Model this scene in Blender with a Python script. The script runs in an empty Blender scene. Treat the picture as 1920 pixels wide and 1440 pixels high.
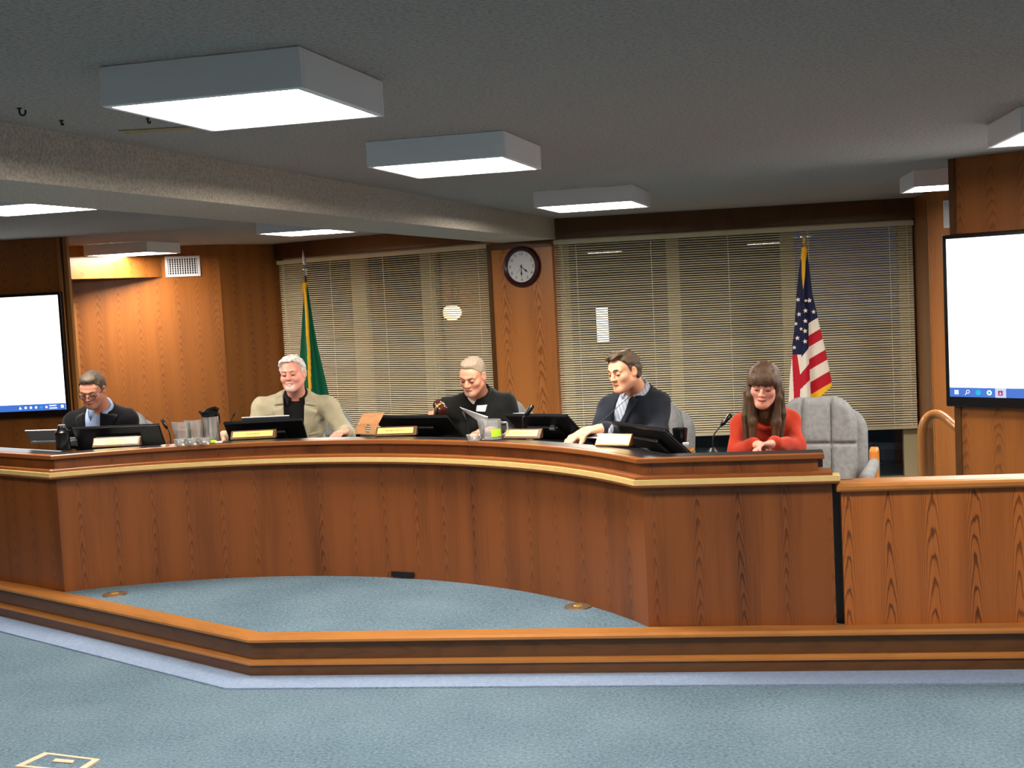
import bpy, math, random
import numpy as np
from mathutils import Matrix, Vector
random.seed(7)
rng = np.random.default_rng(7)
sc = bpy.context.scene
col = sc.collection
V = lambda *a: np.array(a, float)

# ------------------------------------------------------------------ camera, world, exposure
CAM_F, CAM_PITCH, CAM_ROLL, CAM_H = 2400.0, 0.0719, -0.0512, 1.65
_f = V(0, math.cos(CAM_PITCH), -math.sin(CAM_PITCH)); _r = V(1, 0, 0); _u = np.cross(_r, _f)
CR = _r * math.cos(CAM_ROLL) + _u * math.sin(CAM_ROLL)
CU = -_r * math.sin(CAM_ROLL) + _u * math.cos(CAM_ROLL)
CC = V(0, 0, CAM_H)
cam = bpy.data.cameras.new('camera'); cam_o = bpy.data.objects.new('camera', cam); col.objects.link(cam_o)
cam.sensor_width = 36.0; cam.lens = CAM_F / 1920 * 36.0; cam.clip_end = 200
cam_o.matrix_world = Matrix(((CR[0], CU[0], -_f[0], 0), (CR[1], CU[1], -_f[1], 0), (CR[2], CU[2], -_f[2], CAM_H), (0, 0, 0, 1)))
sc.camera = cam_o
w = bpy.data.worlds.new('dusk'); sc.world = w; w.use_nodes = True
w.node_tree.nodes['Background'].inputs[0].default_value = (0.16, 0.19, 0.42, 1)
w.node_tree.nodes['Background'].inputs[1].default_value = 0.10
LAMP = 60.0          # radiance of the fluorescent diffusers
sc.view_settings.view_transform = 'Standard'; sc.view_settings.look = 'None'
sc.view_settings.exposure = 0.0; sc.view_settings.gamma = 1.0; sc.view_settings.use_curve_mapping = False
cy = sc.cycles
cy.use_denoising = True; cy.max_bounces = 7; cy.diffuse_bounces = 4; cy.glossy_bounces = 3; cy.transmission_bounces = 6; cy.transparent_max_bounces = 10
cy.sample_clamp_indirect = 6.0; cy.caustics_reflective = False; cy.caustics_refractive = False

# measured points of the photograph turned into points of the room
def ray(x, y): return _f + CR * (x - 960) / CAM_F - CU * (y - 720) / CAM_F
def atz(x, y, z): d = ray(x, y); return CC + d * ((z - CAM_H) / d[2])
def aty(x, y, Y): d = ray(x, y); return CC + d * (Y / d[1])
def onwall(x, y, a, b):
    d = ray(x, y); n = V(b[1] - a[1], -(b[0] - a[0])); t = (n @ V(a[0], a[1])) / (n @ d[:2]); return CC + d * t
def unit(v): v = np.asarray(v, float); return v / np.linalg.norm(v)
ZD, ZC, ZT = 0.178, 2.33, 0.9155      # dais, ceiling, desk top

# ------------------------------------------------------------------ materials
def lin(c):
    c = [x / 255 for x in c]
    return tuple(x / 12.92 if x <= .04045 else ((x + .055) / 1.055) ** 2.4 for x in c) + (1,)
class NT:
    def __init__(s, name):
        s.m = bpy.data.materials.new(name); s.m.use_nodes = True; s.t = s.m.node_tree; s.n = s.t.nodes; s.b = s.n['Principled BSDF']
    def new(s, ty, **kw):
        n = s.n.new(ty)
        for k, v in kw.items(): setattr(n, k, v)
        return n
    def link(s, a, b): s.t.links.new(a, b)
    def set(s, n, i, v):
        if hasattr(v, 'is_linked') or isinstance(v, bpy.types.NodeSocket): s.link(v, n.inputs[i])
        else: n.inputs[i].default_value = v
    def math(s, op, a, b=0.0, c=0.0, clamp=False):
        n = s.new('ShaderNodeMath', operation=op, use_clamp=clamp)
        s.set(n, 0, a); s.set(n, 1, b); s.set(n, 2, c); return n.outputs[0]
    def noise(s, vec, scale, detail=2, rough=.5, dim='3D'):
        n = s.new('ShaderNodeTexNoise', noise_dimensions=dim); s.set(n, 'Vector', vec); n.inputs['Scale'].default_value = scale
        n.inputs['Detail'].default_value = detail; n.inputs['Roughness'].default_value = rough; return n.outputs['Fac']
    def comb(s, x, y, z=0.0):
        n = s.new('ShaderNodeCombineXYZ'); s.set(n, 0, x); s.set(n, 1, y); s.set(n, 2, z); return n.outputs[0]
    def mix(s, f, a, b):
        n = s.new('ShaderNodeMix', data_type='RGBA'); s.set(n, 0, f); s.set(n, 6, a); s.set(n, 7, b); return n.outputs[2]
    def ramp(s, f, stops, interp='LINEAR'):
        n = s.new('ShaderNodeValToRGB'); s.set(n, 0, f); e = n.color_ramp.elements; n.color_ramp.interpolation = interp
        while len(e) < len(stops): e.new(.5)
        for q, (p, c) in zip(e, stops): q.position = p; q.color = c if len(c) == 4 else tuple(c) + (1,)
        return n.outputs[0]
    def bump(s, h, strength=.2, dist=.01):
        n = s.new('ShaderNodeBump'); n.inputs['Strength'].default_value = strength; n.inputs['Distance'].default_value = dist
        s.set(n, 'Height', h); s.link(n.outputs[0], s.b.inputs['Normal'])
    def obj(s): return s.new('ShaderNodeTexCoord').outputs['Object']
def plain(name, c, rough=.5, metal=0.0, spec=.5, bump=None, vary=0.0, vscale=30):
    k = NT(name); b = k.b; c = c if len(c) == 4 else lin(c)
    b.inputs['Base Color'].default_value = c; b.inputs['Roughness'].default_value = rough; b.inputs['Metallic'].default_value = metal
    b.inputs['Specular IOR Level'].default_value = spec
    if vary or bump: o = k.obj()
    if vary:
        f = k.noise(o, vscale, 3)
        lo = tuple(x * (1 - vary) for x in c[:3]) + (1,); hi = tuple(min(1, x * (1 + vary)) for x in c[:3]) + (1,)
        k.link(k.ramp(f, [(.3, lo), (.7, hi)]), b.inputs['Base Color'])
    if bump: k.bump(k.noise(o, bump[0], 3), bump[1], bump[2])
    return k.m
def emit(name, c, s):
    k = NT(name); k.b.inputs['Base Color'].default_value = (0, 0, 0, 1); k.b.inputs['Emission Color'].default_value = c if len(c) == 4 else lin(c)
    k.b.inputs['Emission Strength'].default_value = s; return k.m
def wood(name, light, dark, strip=.19, arch=.075, K=150, contrast=.75, rough=.33, seed=0.0, streak=.35, big_=1.1, line=None):
    k = NT(name); uv = k.new('ShaderNodeUVMap', uv_map='UVMap').outputs[0]
    sp = k.new('ShaderNodeSeparateXYZ'); k.link(uv, sp.inputs[0]); u, v = sp.outputs[0], sp.outputs[1]
    u = k.math('ADD', u, seed)
    wob = k.math('MULTIPLY', k.math('SUBTRACT', k.noise(k.comb(k.math('MULTIPLY', u, 5.), k.math('MULTIPLY', v, 1.2), seed), 1.0, 2), .5), .05)
    us = k.math('DIVIDE', k.math('ADD', u, wob), strip)
    cell = k.math('FLOOR', us); fr = k.math('SUBTRACT', k.math('FRACT', us), .5)
    wn = k.new('ShaderNodeTexWhiteNoise', noise_dimensions='1D'); k.link(cell, wn.inputs['W']); rnd = wn.outputs['Value']
    ul = k.math('MULTIPLY', fr, strip)
    n1 = k.noise(k.comb(k.math('MULTIPLY', u, 22.), k.math('MULTIPLY', v, 4.), k.math('MULTIPLY', rnd, 9.)), 1.0, 3, .55)
    ring = k.math('ADD', k.math('MULTIPLY', k.math('MULTIPLY', ul, ul), K), k.math('ADD', v, k.math('MULTIPLY', rnd, 2.)))
    ring = k.math('ADD', k.math('DIVIDE', ring, arch), k.math('MULTIPLY', n1, 2.2))
    band = k.ramp(k.math('FRACT', ring), line or [(0, (0, 0, 0)), (.45, (.12, .12, .12)), (.78, (1, 1, 1)), (.9, (.55, .55, .55)), (1, (0, 0, 0))])
    cen = k.math('SUBTRACT', 1.0, k.math('MULTIPLY', k.math('ABSOLUTE', fr), 2.4), clamp=True)
    band = k.math('MULTIPLY', band, k.math('ADD', k.math('MULTIPLY', cen, .85), .1))
    st = k.noise(k.comb(k.math('MULTIPLY', u, 130.), k.math('MULTIPLY', v, 2.6), seed), 1.0, 3, .7)
    big = k.noise(k.comb(k.math('MULTIPLY', u, 6.5), k.math('MULTIPLY', v, .45), seed + 3), 1.0, 2)
    f = k.math('MULTIPLY', band, contrast)
    f = k.math('ADD', f, k.math('MULTIPLY', k.math('SUBTRACT', st, .45), streak * 2.2))
    f = k.math('ADD', f, k.math('MULTIPLY', k.math('SUBTRACT', big, .5), big_), clamp=True)
    k.link(k.mix(f, lin(light), lin(dark)), k.b.inputs['Base Color'])
    k.b.inputs['Roughness'].default_value = rough; k.b.inputs['Specular IOR Level'].default_value = .45
    k.bump(st, .05, .002)
    return k.m
M = {}
M['wall_wood'] = wood('wall_oak', (156, 94, 40), (92, 50, 20), strip=.21, arch=.085, K=70, contrast=.6)
M['desk_wood'] = wood('desk_oak', (124, 70, 31), (56, 27, 11), strip=.185, arch=.085, K=300, contrast=.6, seed=.05, big_=1.9, line=[(0, (0, 0, 0)), (.5, (.1, .1, .1)), (.72, (.9, .9, .9)), (.86, (1, 1, 1)), (.95, (.2, .2, .2)), (1, (0, 0, 0))])
M['part_wood'] = wood('partition_oak', (160, 93, 42), (78, 38, 14), strip=.17, arch=.115, K=240, contrast=.9, seed=.4, streak=.25, big_=1.2, line=[(0, (.1, .1, .1)), (.1, (0, 0, 0)), (.62, (.05, .05, .05)), (.78, (.9, .9, .9)), (.9, (1, 1, 1)), (.97, (.3, .3, .3)), (1, (.1, .1, .1))])
M['column_wood'] = wood('column_oak', (186, 118, 60), (112, 62, 28), strip=.36, arch=.13, K=60, contrast=.9, seed=.9)
M['rail_wood'] = wood('rail_oak', (166, 110, 56), (118, 74, 36), strip=.5, arch=.5, K=20, contrast=.3, rough=.28, seed=1.7)
M['edge_wood'] = wood('counter_edge_oak', (132, 78, 40), (92, 50, 24), strip=.5, arch=.5, K=20, contrast=.3, rough=.28, seed=1.1)
M['dark_wood'] = wood('fascia_oak', (92, 58, 25), (58, 33, 14), strip=.3, arch=.2, K=60, contrast=.4, seed=2.2)
M['gold_strip'] = plain('cream_strip', (206, 178, 116), .4, vary=.05)
M['black_top'] = plain('black_laminate', (34, 34, 36), .28, vary=.1, vscale=200)
M['black'] = plain('black_plastic', (14, 14, 16), .38)
M['black2'] = plain('black_bezel', (9, 9, 11), .25)
M['grey_plastic'] = plain('grey_logo', (120, 122, 126), .3)
M['white_metal'] = plain('white_enamel', (244, 244, 246), .4)
M['cream_metal'] = plain('cream_enamel', (205, 194, 158), .45)
M['slat'] = plain('blind_slat', (236, 228, 200), .4)
M['frame_paint'] = plain('window_frame_paint', (190, 178, 140), .5)
M['steel'] = plain('brushed_steel', (222, 222, 222), .24, .9)
M['silver'] = plain('silver_aluminium', (150, 153, 158), .35, .6)
M['brass'] = plain('polished_brass', (224, 190, 98), .28, .8)
M['brass_plate'] = plain('engraved_brass_plate', (236, 206, 120), .35, .15)
M['ink'] = plain('engraved_ink', (120, 98, 40), .6)
M['plate_wood'] = plain('walnut_block', (92, 62, 40), .4, vary=.25, vscale=60)
M['clock_wood'] = plain('mahogany_rim', (52, 18, 22), .3, vary=.2, vscale=40)
M['clock_face'] = plain('clock_paper', (226, 226, 230), .6)
M['numeral'] = plain('numeral_print', (60, 60, 66), .6)
M['paper'] = plain('paper', (244, 246, 250), .7)
M['label_green'] = plain('green_label', (170, 215, 40), .5)
M['cardboard'] = plain('cardboard', (176, 124, 80), .75, vary=.12, vscale=25)
M['leather_wood'] = plain('gavel_wood', (70, 34, 26), .22, vary=.3, vscale=50)
M['indigo'] = plain('indigo_plastic', (44, 36, 70), .5, vary=.3, vscale=9)
M['upholstery'] = plain('grey_upholstery', (136, 140, 142), .95, spec=.1, bump=(420, .5, .004), vary=.16, vscale=38)
M['chair_wood'] = plain('honey_oak', (196, 124, 52), .35, vary=.2, vscale=30)
M['rubber'] = plain('black_rubber', (20, 20, 20), .7)
M['tan_plastic'] = plain('tan_plastic', (188, 170, 146), .5)
M['brownplate'] = plain('bronze_cover', (112, 92, 72), .4, .4)
def carpet(name, a, b, rough=1.0):
    k = NT(name); o = k.obj(); f = k.noise(o, 70, 4, .75); g = k.noise(o, 2.2, 2)
    f = k.math('ADD', f, k.math('MULTIPLY', k.math('SUBTRACT', g, .5), .25))
    k.link(k.ramp(f, [(.3, lin(a)), (.68, lin(b))]), k.b.inputs['Base Color'])
    k.b.inputs['Roughness'].default_value = rough; k.b.inputs['Specular IOR Level'].default_value = .05
    k.bump(k.noise(o, 170, 3), .9, .012); return k.m
M['carpet'] = carpet('blue_grey_carpet', (70, 93, 108), (122, 145, 160))
M['border'] = carpet('pale_blue_border_carpet', (126, 146, 176), (148, 166, 194))
def popcorn(name, a):
    k = NT(name); o = k.obj(); k.b.inputs['Base Color'].default_value = lin(a); k.b.inputs['Roughness'].default_value = .95
    k.b.inputs['Specular IOR Level'].default_value = .1
    n = k.noise(o, 75, 4, .7); c = lin(a); k.link(k.ramp(n, [(.36, tuple(x * .72 for x in c[:3])), (.56, tuple(min(1, x * 1.06) for x in c[:3]))]), k.b.inputs['Base Color']); k.bump(k.math('ADD', n, k.noise(o, 30, 2)), 1.0, .02); return k.m
M['ceiling'] = popcorn('popcorn_ceiling', (196, 188, 180)); M['beam'] = popcorn('beam_lit_popcorn', (226, 216, 200))  # beam tone lightened, so the lamplight on its face is in the colour
M['diffuser'] = emit('fluorescent_diffuser', (255, 243, 228), LAMP)
def clear(name, tint=(1, 1, 1, 1), ior=1.5, rough=0.0, boost=1.0):
    k = NT(name); k.n.remove(k.b); out = k.n['Material Output']
    t = k.new('ShaderNodeBsdfTransparent'); t.inputs[0].default_value = tint
    g = k.new('ShaderNodeBsdfGlossy'); g.inputs['Roughness'].default_value = rough
    fr = k.new('ShaderNodeFresnel'); fr.inputs[0].default_value = ior
    mx = k.new('ShaderNodeMixShader'); k.link(k.math('MULTIPLY', fr.outputs[0], boost, clamp=True), mx.inputs[0])
    k.link(t.outputs[0], mx.inputs[1]); k.link(g.outputs[0], mx.inputs[2]); k.link(mx.outputs[0], out.inputs[0]); return k.m
M['glass'] = clear('window_glass', (.93, .95, .94, 1), 1.52, 0, 1.1)
def vesselmat(name, boost, white):
    m = clear(name, (.97, .98, .98, 1), 1.45, .08, boost); t = m.node_tree; out = t.nodes['Material Output']; src = out.inputs[0].links[0].from_socket
    d = t.nodes.new('ShaderNodeBsdfDiffuse'); d.inputs[0].default_value = (.9, .92, .92, 1); mx = t.nodes.new('ShaderNodeMixShader'); mx.inputs[0].default_value = white
    t.links.new(src, mx.inputs[1]); t.links.new(d.outputs[0], mx.inputs[2]); t.links.new(mx.outputs[0], out.inputs[0]); return m
M['tumbler'] = vesselmat('clear_glass', .8, .12)
M['water'] = vesselmat('water', .8, .06)
M['smoke_glass'] = plain('smoked_plastic', (26, 28, 32), .15)

# ------------------------------------------------------------------ object helpers
def wm(o):
    if o.parent is None: return o.matrix_basis.copy()
    return wm(o.parent) @ o.matrix_parent_inverse @ o.matrix_basis
def setparent(o, p):
    o.parent = p; o.matrix_parent_inverse = wm(p).inverted()
def tag(o, label=None, cat=None, group=None, kind=None):
    if label: o['label'] = label
    if cat: o['category'] = cat
    if group: o['group'] = group
    if kind: o['kind'] = kind
    return o
def empty(name, loc, label=None, cat=None, group=None, kind=None, rz=0.0):
    o = bpy.data.objects.new(name, None); col.objects.link(o); o.location = tuple(map(float, loc)); o.rotation_euler = (0, 0, rz); o.empty_display_size = .1
    return tag(o, label, cat, group, kind)
def meshobj(name, verts, faces, mats, parent=None, smooth=False, fmat=None, uvs=None, grain=None, base='bottom', autosmooth=None):
    verts = np.asarray(verts, float); lo, hi = verts.min(0), verts.max(0); c = (lo + hi) / 2
    if base == 'bottom' and parent is None: c[2] = lo[2]
    me = bpy.data.meshes.new(name); me.from_pydata((verts - c).tolist(), [], [list(map(int, f)) for f in faces])
    for m in (mats if isinstance(mats, (list, tuple)) else [mats]): me.materials.append(m)
    if fmat is not None: me.polygons.foreach_set('material_index', np.asarray(fmat, np.int32))
    if uvs is not None or grain is not None:
        ul = me.uv_layers.new(name='UVMap')
        if uvs is not None: ul.data.foreach_set('uv', np.asarray(uvs, float).ravel())
        else:
            g = unit(grain); off = random.random() * 3; arr = np.zeros((len(me.loops), 2))
            for p in me.polygons:
                n = np.array(p.normal); t = np.cross(n, g)
                if np.linalg.norm(t) < .3: t = unit(np.cross(g, V(.3, .5, .8))); vv = np.cross(g, t)
                else: t = unit(t); vv = g
                for li in p.loop_indices:
                    q = verts[me.loops[li].vertex_index]; arr[li] = (q @ t + off, q @ vv)
            ul.data.foreach_set('uv', arr.ravel())
    if smooth: me.polygons.foreach_set('use_smooth', [True] * len(me.polygons))
    me.update(); me.validate()
    o = bpy.data.objects.new(name, me); col.objects.link(o); o.location = tuple(c)
    if autosmooth is not None and smooth:
        md = None
        try: me.set_sharp_from_angle(angle=autosmooth)
        except Exception: pass
    if parent is not None: setparent(o, parent)
    return o
class MB:
    def __init__(s): s.v = []; s.f = []; s.mi = []
    def add(s, vs, fs, mi=0):
        n = len(s.v); s.v += [tuple(map(float, q)) for q in vs]; s.f += [[i + n for i in f] for f in fs]; s.mi += [mi] * len(fs); return s
    def hexa(s, p, mi=0):   # 8 points: bottom 4 ccw, top 4 ccw
        return s.add(p, [(3, 2, 1, 0), (4, 5, 6, 7), (0, 1, 5, 4), (1, 2, 6, 5), (2, 3, 7, 6), (3, 0, 4, 7)], mi)
    def box(s, lo, hi, T=None, mi=0):
        x0, y0, z0 = lo; x1, y1, z1 = hi
        p = [V(x0, y0, z0), V(x1, y0, z0), V(x1, y1, z0), V(x0, y1, z0), V(x0, y0, z1), V(x1, y0, z1), V(x1, y1, z1), V(x0, y1, z1)]
        return s.hexa([T(q) for q in p] if T else p, mi)
    def prism(s, poly, z0, z1, mi=0, T=None):
        n = len(poly); p = [V(x, y, z0) for x, y in poly] + [V(x, y, z1) for x, y in poly]
        if T: p = [T(q) for q in p]
        return s.add(p, [list(range(n))[::-1], list(range(n, 2 * n))] + [(i, (i + 1) % n, n + (i + 1) % n, n + i) for i in range(n)], mi)
    def tube(s, pts, r, n=10, mi=0, cap=True, flat=1.0, up=None):
        pts = [np.asarray(p, float) for p in pts]; rs = r if hasattr(r, '__len__') else [r] * len(pts); rings = []; prev = None
        for i, p in enumerate(pts):
            t = unit(pts[min(i + 1, len(pts) - 1)] - pts[max(i - 1, 0)])
            if prev is None:
                a = V(0, 0, 1) if up is None else np.asarray(up, float)
                if abs(t @ unit(a)) > .95: a = V(1, 0, 0)
            else: a = prev
            b = unit(a - t * (a @ t)); prev = b; c = np.cross(t, b)
            rings.append([p + rs[i] * (math.cos(q) * c + math.sin(q) * b * flat) for q in np.linspace(0, 2 * math.pi, n, endpoint=False)])
        vs = [q for rg in rings for q in rg]; fs = []
        for i in range(len(pts) - 1):
            for j in range(n): fs.append((i * n + j, i * n + (j + 1) % n, (i + 1) * n + (j + 1) % n, (i + 1) * n + j))
        if cap: fs += [list(range(n))[::-1], list(range((len(pts) - 1) * n, len(pts) * n))]
        return s.add(vs, fs, mi)
    def lathe(s, prof, n=24, T=None, mi=0):   # prof [(r,z)]
        vs, fs = [], []; m = len(prof)
        for i in range(n):
            a = 2 * math.pi * i / n
            for r, z in prof: vs.append(V(r * math.cos(a), r * math.sin(a), z))
        for i in range(n):
            for j in range(m - 1): fs.append((i * m + j, ((i + 1) % n) * m + j, ((i + 1) % n) * m + j + 1, i * m + j + 1))
        return s.add([T(q) for q in vs] if T else vs, fs, mi)
    def build(s, name, mat, parent=None, smooth=False, grain=None, auto=None):
        return meshobj(name, s.v, s.f, mat, parent, smooth, s.mi if len(set(s.mi)) > 1 else None, None, grain, autosmooth=auto)
def bevel(o, w=.004, seg=2):
    md = o.modifiers.new('bevel', 'BEVEL'); md.width = w; md.segments = seg; md.limit_method = 'ANGLE'; md.angle_limit = .6; return o
class Wall:
    def __init__(s, a, b): s.a = V(*a[:2]); s.b = V(*b[:2]); s.d = unit(s.b - s.a); s.n = V(s.d[1], -s.d[0]); s.L = np.linalg.norm(s.b - s.a); s.rz = math.atan2(s.d[1], s.d[0])
    def T(s, q): p = s.a + s.d * q[0] + s.n * q[1]; return V(p[0], p[1], q[2])
    def px(s, x, y): p = onwall(x, y, s.a, s.b); return (p[:2] - s.a) @ s.d, p[2]
    def box(s, mb, u0, u1, o0, o1, z0, z1, mi=0):   # o positive is toward the room
        p = [(u0, o1, z0), (u1, o1, z0), (u1, o0, z0), (u0, o0, z0)]
        return mb.hexa([s.T(V(*q)) for q in p] + [s.T(V(q[0], q[1], z1)) for q in p], mi)
    def piece(s, name, u0, u1, o0, o1, z0, z1, mat, parent=None, kind='structure', grain=(0, 0, 1)):
        mb = MB(); s.box(mb, u0, u1, o0, o1, z0, z1); o = mb.build(name, mat, parent, grain=grain)
        if parent is None and kind: o['kind'] = kind
        return o
def offset_poly(pts, off):
    pts = [V(*p) for p in pts]; out = []
    for i, p in enumerate(pts):
        ns = []
        if i > 0: d = unit(p - pts[i - 1]); ns.append(V(d[1], -d[0]))
        if i < len(pts) - 1: d = unit(pts[i + 1] - p); ns.append(V(d[1], -d[0]))
        if len(ns) == 1: out.append(p + ns[0] * off)
        else:
            m = unit(ns[0] + ns[1]); out.append(p + m * off / max(.3, m @ ns[0]))
    return out
def sweep(name, pts, prof, mat, parent=None, grain='v', ext=0.0, smooth=False):
    """closed profile [(out, z)] swept along a plan polyline; uv in metres, v up ('v') or along ('u')"""
    pts = [V(*p) for p in pts]
    if ext: pts[-1] = pts[-1] + unit(pts[-1] - pts[-2]) * ext
    m = len(prof); lines = {}
    for o, z in prof: lines.setdefault(o, offset_poly(pts, o))
    s = np.concatenate([[0], np.cumsum([np.linalg.norm(pts[i + 1] - pts[i]) for i in range(len(pts) - 1)])])
    vs = []; fs = []; uv = []
    for i in range(len(pts)):
        for o, z in prof: q = lines[o][i]; vs.append((q[0], q[1], z))
    per = np.concatenate([[0], np.cumsum([math.hypot(prof[(j + 1) % m][0] - prof[j][0], prof[(j + 1) % m][1] - prof[j][1]) for j in range(m)])])
    for i in range(len(pts) - 1):
        for j in range(m):
            k = (j + 1) % m; fs.append((i * m + j, i * m + k, (i + 1) * m + k, (i + 1) * m + j))
            q = [(s[i], per[j]), (s[i], per[j + 1]), (s[i + 1], per[j + 1]), (s[i + 1], per[j])]
            uv += q if grain == 'v' else [(b, a) for a, b in q]
    for c, idx in ((0, list(range(m))[::-1]), (len(pts) - 1, list(range(m)))):
        fs.append([c * m + j for j in idx]); uv += [(prof[j][0] + .3, prof[j][1]) for j in idx]
    return meshobj(name, vs, fs, mat, parent, smooth, None, uv)

# ------------------------------------------------------------------ room shell
def struct(o): o['kind'] = 'structure'; return o
ZL = -.36                                  # the walkway behind the dais lies lower
mb = MB(); mb.box((-7, 8, ZL - .1), (7, 17.5, ZL)); struct(mb.build('floor_walkway', M['carpet']))
mb = MB(); mb.box((-7, -6, ZC), (7, 17.5, ZC + .12)); struct(mb.build('ceiling', M['ceiling']))
KERB = [(-6.2, 9.75), (-1.228, 5.592), (6.2, 4.524)]
BORD = offset_poly(KERB, .175)
inner = offset_poly(KERB, -.09)
mb = MB(); mb.prism([(-7, -6), (7, -6), (7, 4.42), tuple(inner[1]), (-7, 10.46)], -.1, 0.0); struct(mb.build('floor', M['carpet']))
mb = MB(); mb.prism([tuple(inner[0]), tuple(inner[1]), tuple(inner[2]), (6.2, 8.6), (2.9, 9.1), (-.8, 9.5), (-6.2, 12.2)], ZL - .05, ZD - .004)
struct(mb.build('dais_floor', M['carpet']))
b0, b1, b2 = BORD; k0, k1, k2 = offset_poly(KERB, .0)
mb = MB(); mb.prism([tuple(b0), tuple(b1), tuple(k1), tuple(k0)], 0, .007); mb.prism([tuple(b1), tuple(b2), tuple(k2), tuple(k1)], 0, .007)
struct(mb.build('carpet_border', M['border']))
dk = empty('dais_kerb', (-1.2, 5.6, 0), kind='structure')
for seg in (KERB[:2], KERB[1:]):
    pass
sweep('base_board', KERB, [(0, .0), (0, .055), (-.035, .055), (-.035, 0)], M['dark_wood'], dk, 'u')
sweep('ledge_moulding', KERB, [(.008, .055), (.008, .064), (-.012, .074), (-.04, .074), (-.04, .055)], M['rail_wood'], dk, 'u')
sweep('fascia_board', KERB, [(-.024, .06), (-.024, .158), (-.05, .158), (-.05, .06)], M['dark_wood'], dk, 'u')
sweep('top_board', KERB, [(-.006, .152), (.004, .158), (.004, .168), (-.006, .178), (-.095, .178), (-.095, .152)], M['rail_wood'], dk, 'u')

# outer walls of the rest of the room (behind and beside the photographer)
def plainwall(name, lo, hi, mat, grain=(0, 0, 1)):
    mb = MB(); mb.box(lo, hi); return struct(mb.build(name, mat, grain=grain))
plainwall('wall_back', (-7, -6.1, 0), (7, -6, ZC), M['wall_wood'])
plainwall('wall_far_left', (-7.1, -6, 0), (-7, 17.5, ZC), M['wall_wood'])
plainwall('wall_far_right', (6.2, -6, 0), (6.3, 17.5, ZC), M['wall_wood'])

# --- right window wall, reveal, pillar
CA, CB = V(-.12, 12.72), V(.44, 12.42)                      # clock column face
RW = Wall((.46, 12.41), (.46 + 3.28 * math.cos(.135), 12.41 - 3.28 * math.sin(.135)))
uR1, _ = RW.px(1719, 620)                                   # right end of the opening
LWa, LWb = V(-2.62, 14.72), V(-.13, 12.76)
LW = Wall(LWa, LWb)
def opening(W, name, u0, u1, ztop, zsill, tag_side):
    W.piece('wall_%s_header' % tag_side, u0 - .05, u1 + .02, -.26, 0, ztop, ZC, M['dark_wood'])  # darker oak here paints in the shade on the header
    W.piece('wall_%s_sill' % tag_side, u0 - .05, u1 + .02, -.26, 0, ZL, zsill, M['wall_wood'])
zRtop = RW.px(1372, 434)[1]; zLtop = LW.px(722, 474)[1]
ZSILL = -.345
opening(RW, 'r', 0, uR1, zRtop + .03, ZSILL, 'right'); opening(LW, 'l', 0, LW.L, zLtop + .03, ZSILL, 'left')
rev_end = onwall(1748, 600, RW.T(V(uR1 + .02, 0, 0))[:2], RW.T(V(uR1 + .02, 0, 0))[:2] + V(-.05, -1.0))   # guess line back toward the room
rA = RW.T(V(uR1 + .01, 0, 0))[:2]; rB = aty(1747, 600, 11.05)[:2]
Wall(rA, rB).piece('wall_right_reveal', -.26, np.linalg.norm(rB - rA), -.12, 0, ZL, ZC, M['wall_wood'])
PL = Wall(rB, rB + V(.42, -.42)); PL.piece('wall_right_pillar', 0, .62, -.1, 0.0, ZL, ZC, M['column_wood'])
PL.piece('trim_1', -.012, .0, -.02, .004, ZL, ZC, M['rail_wood'])

# --- left reveal and niche wall
pc = V(-3.138, 14.10)
Wall(pc, LWa + V(-.0, .04)).piece('wall_left_reveal', 0, np.linalg.norm(LWa - pc) + .24, -.1, 0, ZL, ZC, M['wall_wood'])
nA = pc - V(math.cos(.50), math.sin(.50)) * 1.95
NW = Wall(nA, pc); NW.piece('wall_niche', 0, NW.L, -.1, 0, ZL, ZC, M['wall_wood'])
# --- left screen panel and its edge trims
LPb = V(-3.93, 11.33); LPa = LPb - V(math.cos(.10), -math.sin(.10)) * 2.9
LP = Wall(LPa, LPb); LP.piece('wall_left_panel', 0, LP.L, -.1, 0, ZL, ZC, M['wall_wood'])
uq = lambda x, y: LP.px(x, y)[0]
LP.piece('trim_2', LP.L, uq(123, 600), -.03, .02, ZL, ZC, M['rail_wood'])
LP.piece('trim_3', uq(123, 600), uq(127.5, 600), -.06, -.02, ZL, ZC, M['dark_wood'])
LP.piece('trim_4', uq(127.5, 600), uq(135, 600), -.05, .0, ZL, ZC, M['rail_wood'])
Wall(V(-3.99, 11.40), nA + V(.25, .1)).piece('wall_left_return', 0, 1.9, -.06, .0, ZL, ZC, M['dark_wood'])
un, _ = NW.px(147, 700); NW.piece('trim_5', un - .015, un + .02, 0, .03, ZD, NW.px(150, 570)[1], M['rail_wood'])
# soffit box on the niche wall: deep at its left end, dying into the wall at the right
sF = aty(124, 521, 12.72); sW = NW.T(V(NW.px(305, 522)[0], 0, 0)); zs = aty(180, 522, 13.0)[2]
mb = MB(); mb.prism([tuple(sF[:2] + V(-.25, -.12)), tuple(sF[:2]), tuple(sW[:2]), tuple(sW[:2] + V(-.1, .3)), (-5.2, 13.2)], zs, ZC); o = mb.build('soffit_box', M['wall_wood'], grain=(0, 0, 1)); struct(o)
# --- right screen panel
RPa = V(2.781, 7.99); RP = Wall(RPa, RPa + V(math.cos(-.80), math.sin(-.80)) * 3.6)
RP.piece('wall_right_panel', 0.02, RP.L, -.12, 0, ZL, ZC, M['wall_wood'])
RP.piece('trim_6', -.012, .028, -.13, .012, ZL, ZC, M['dark_wood'])
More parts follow.
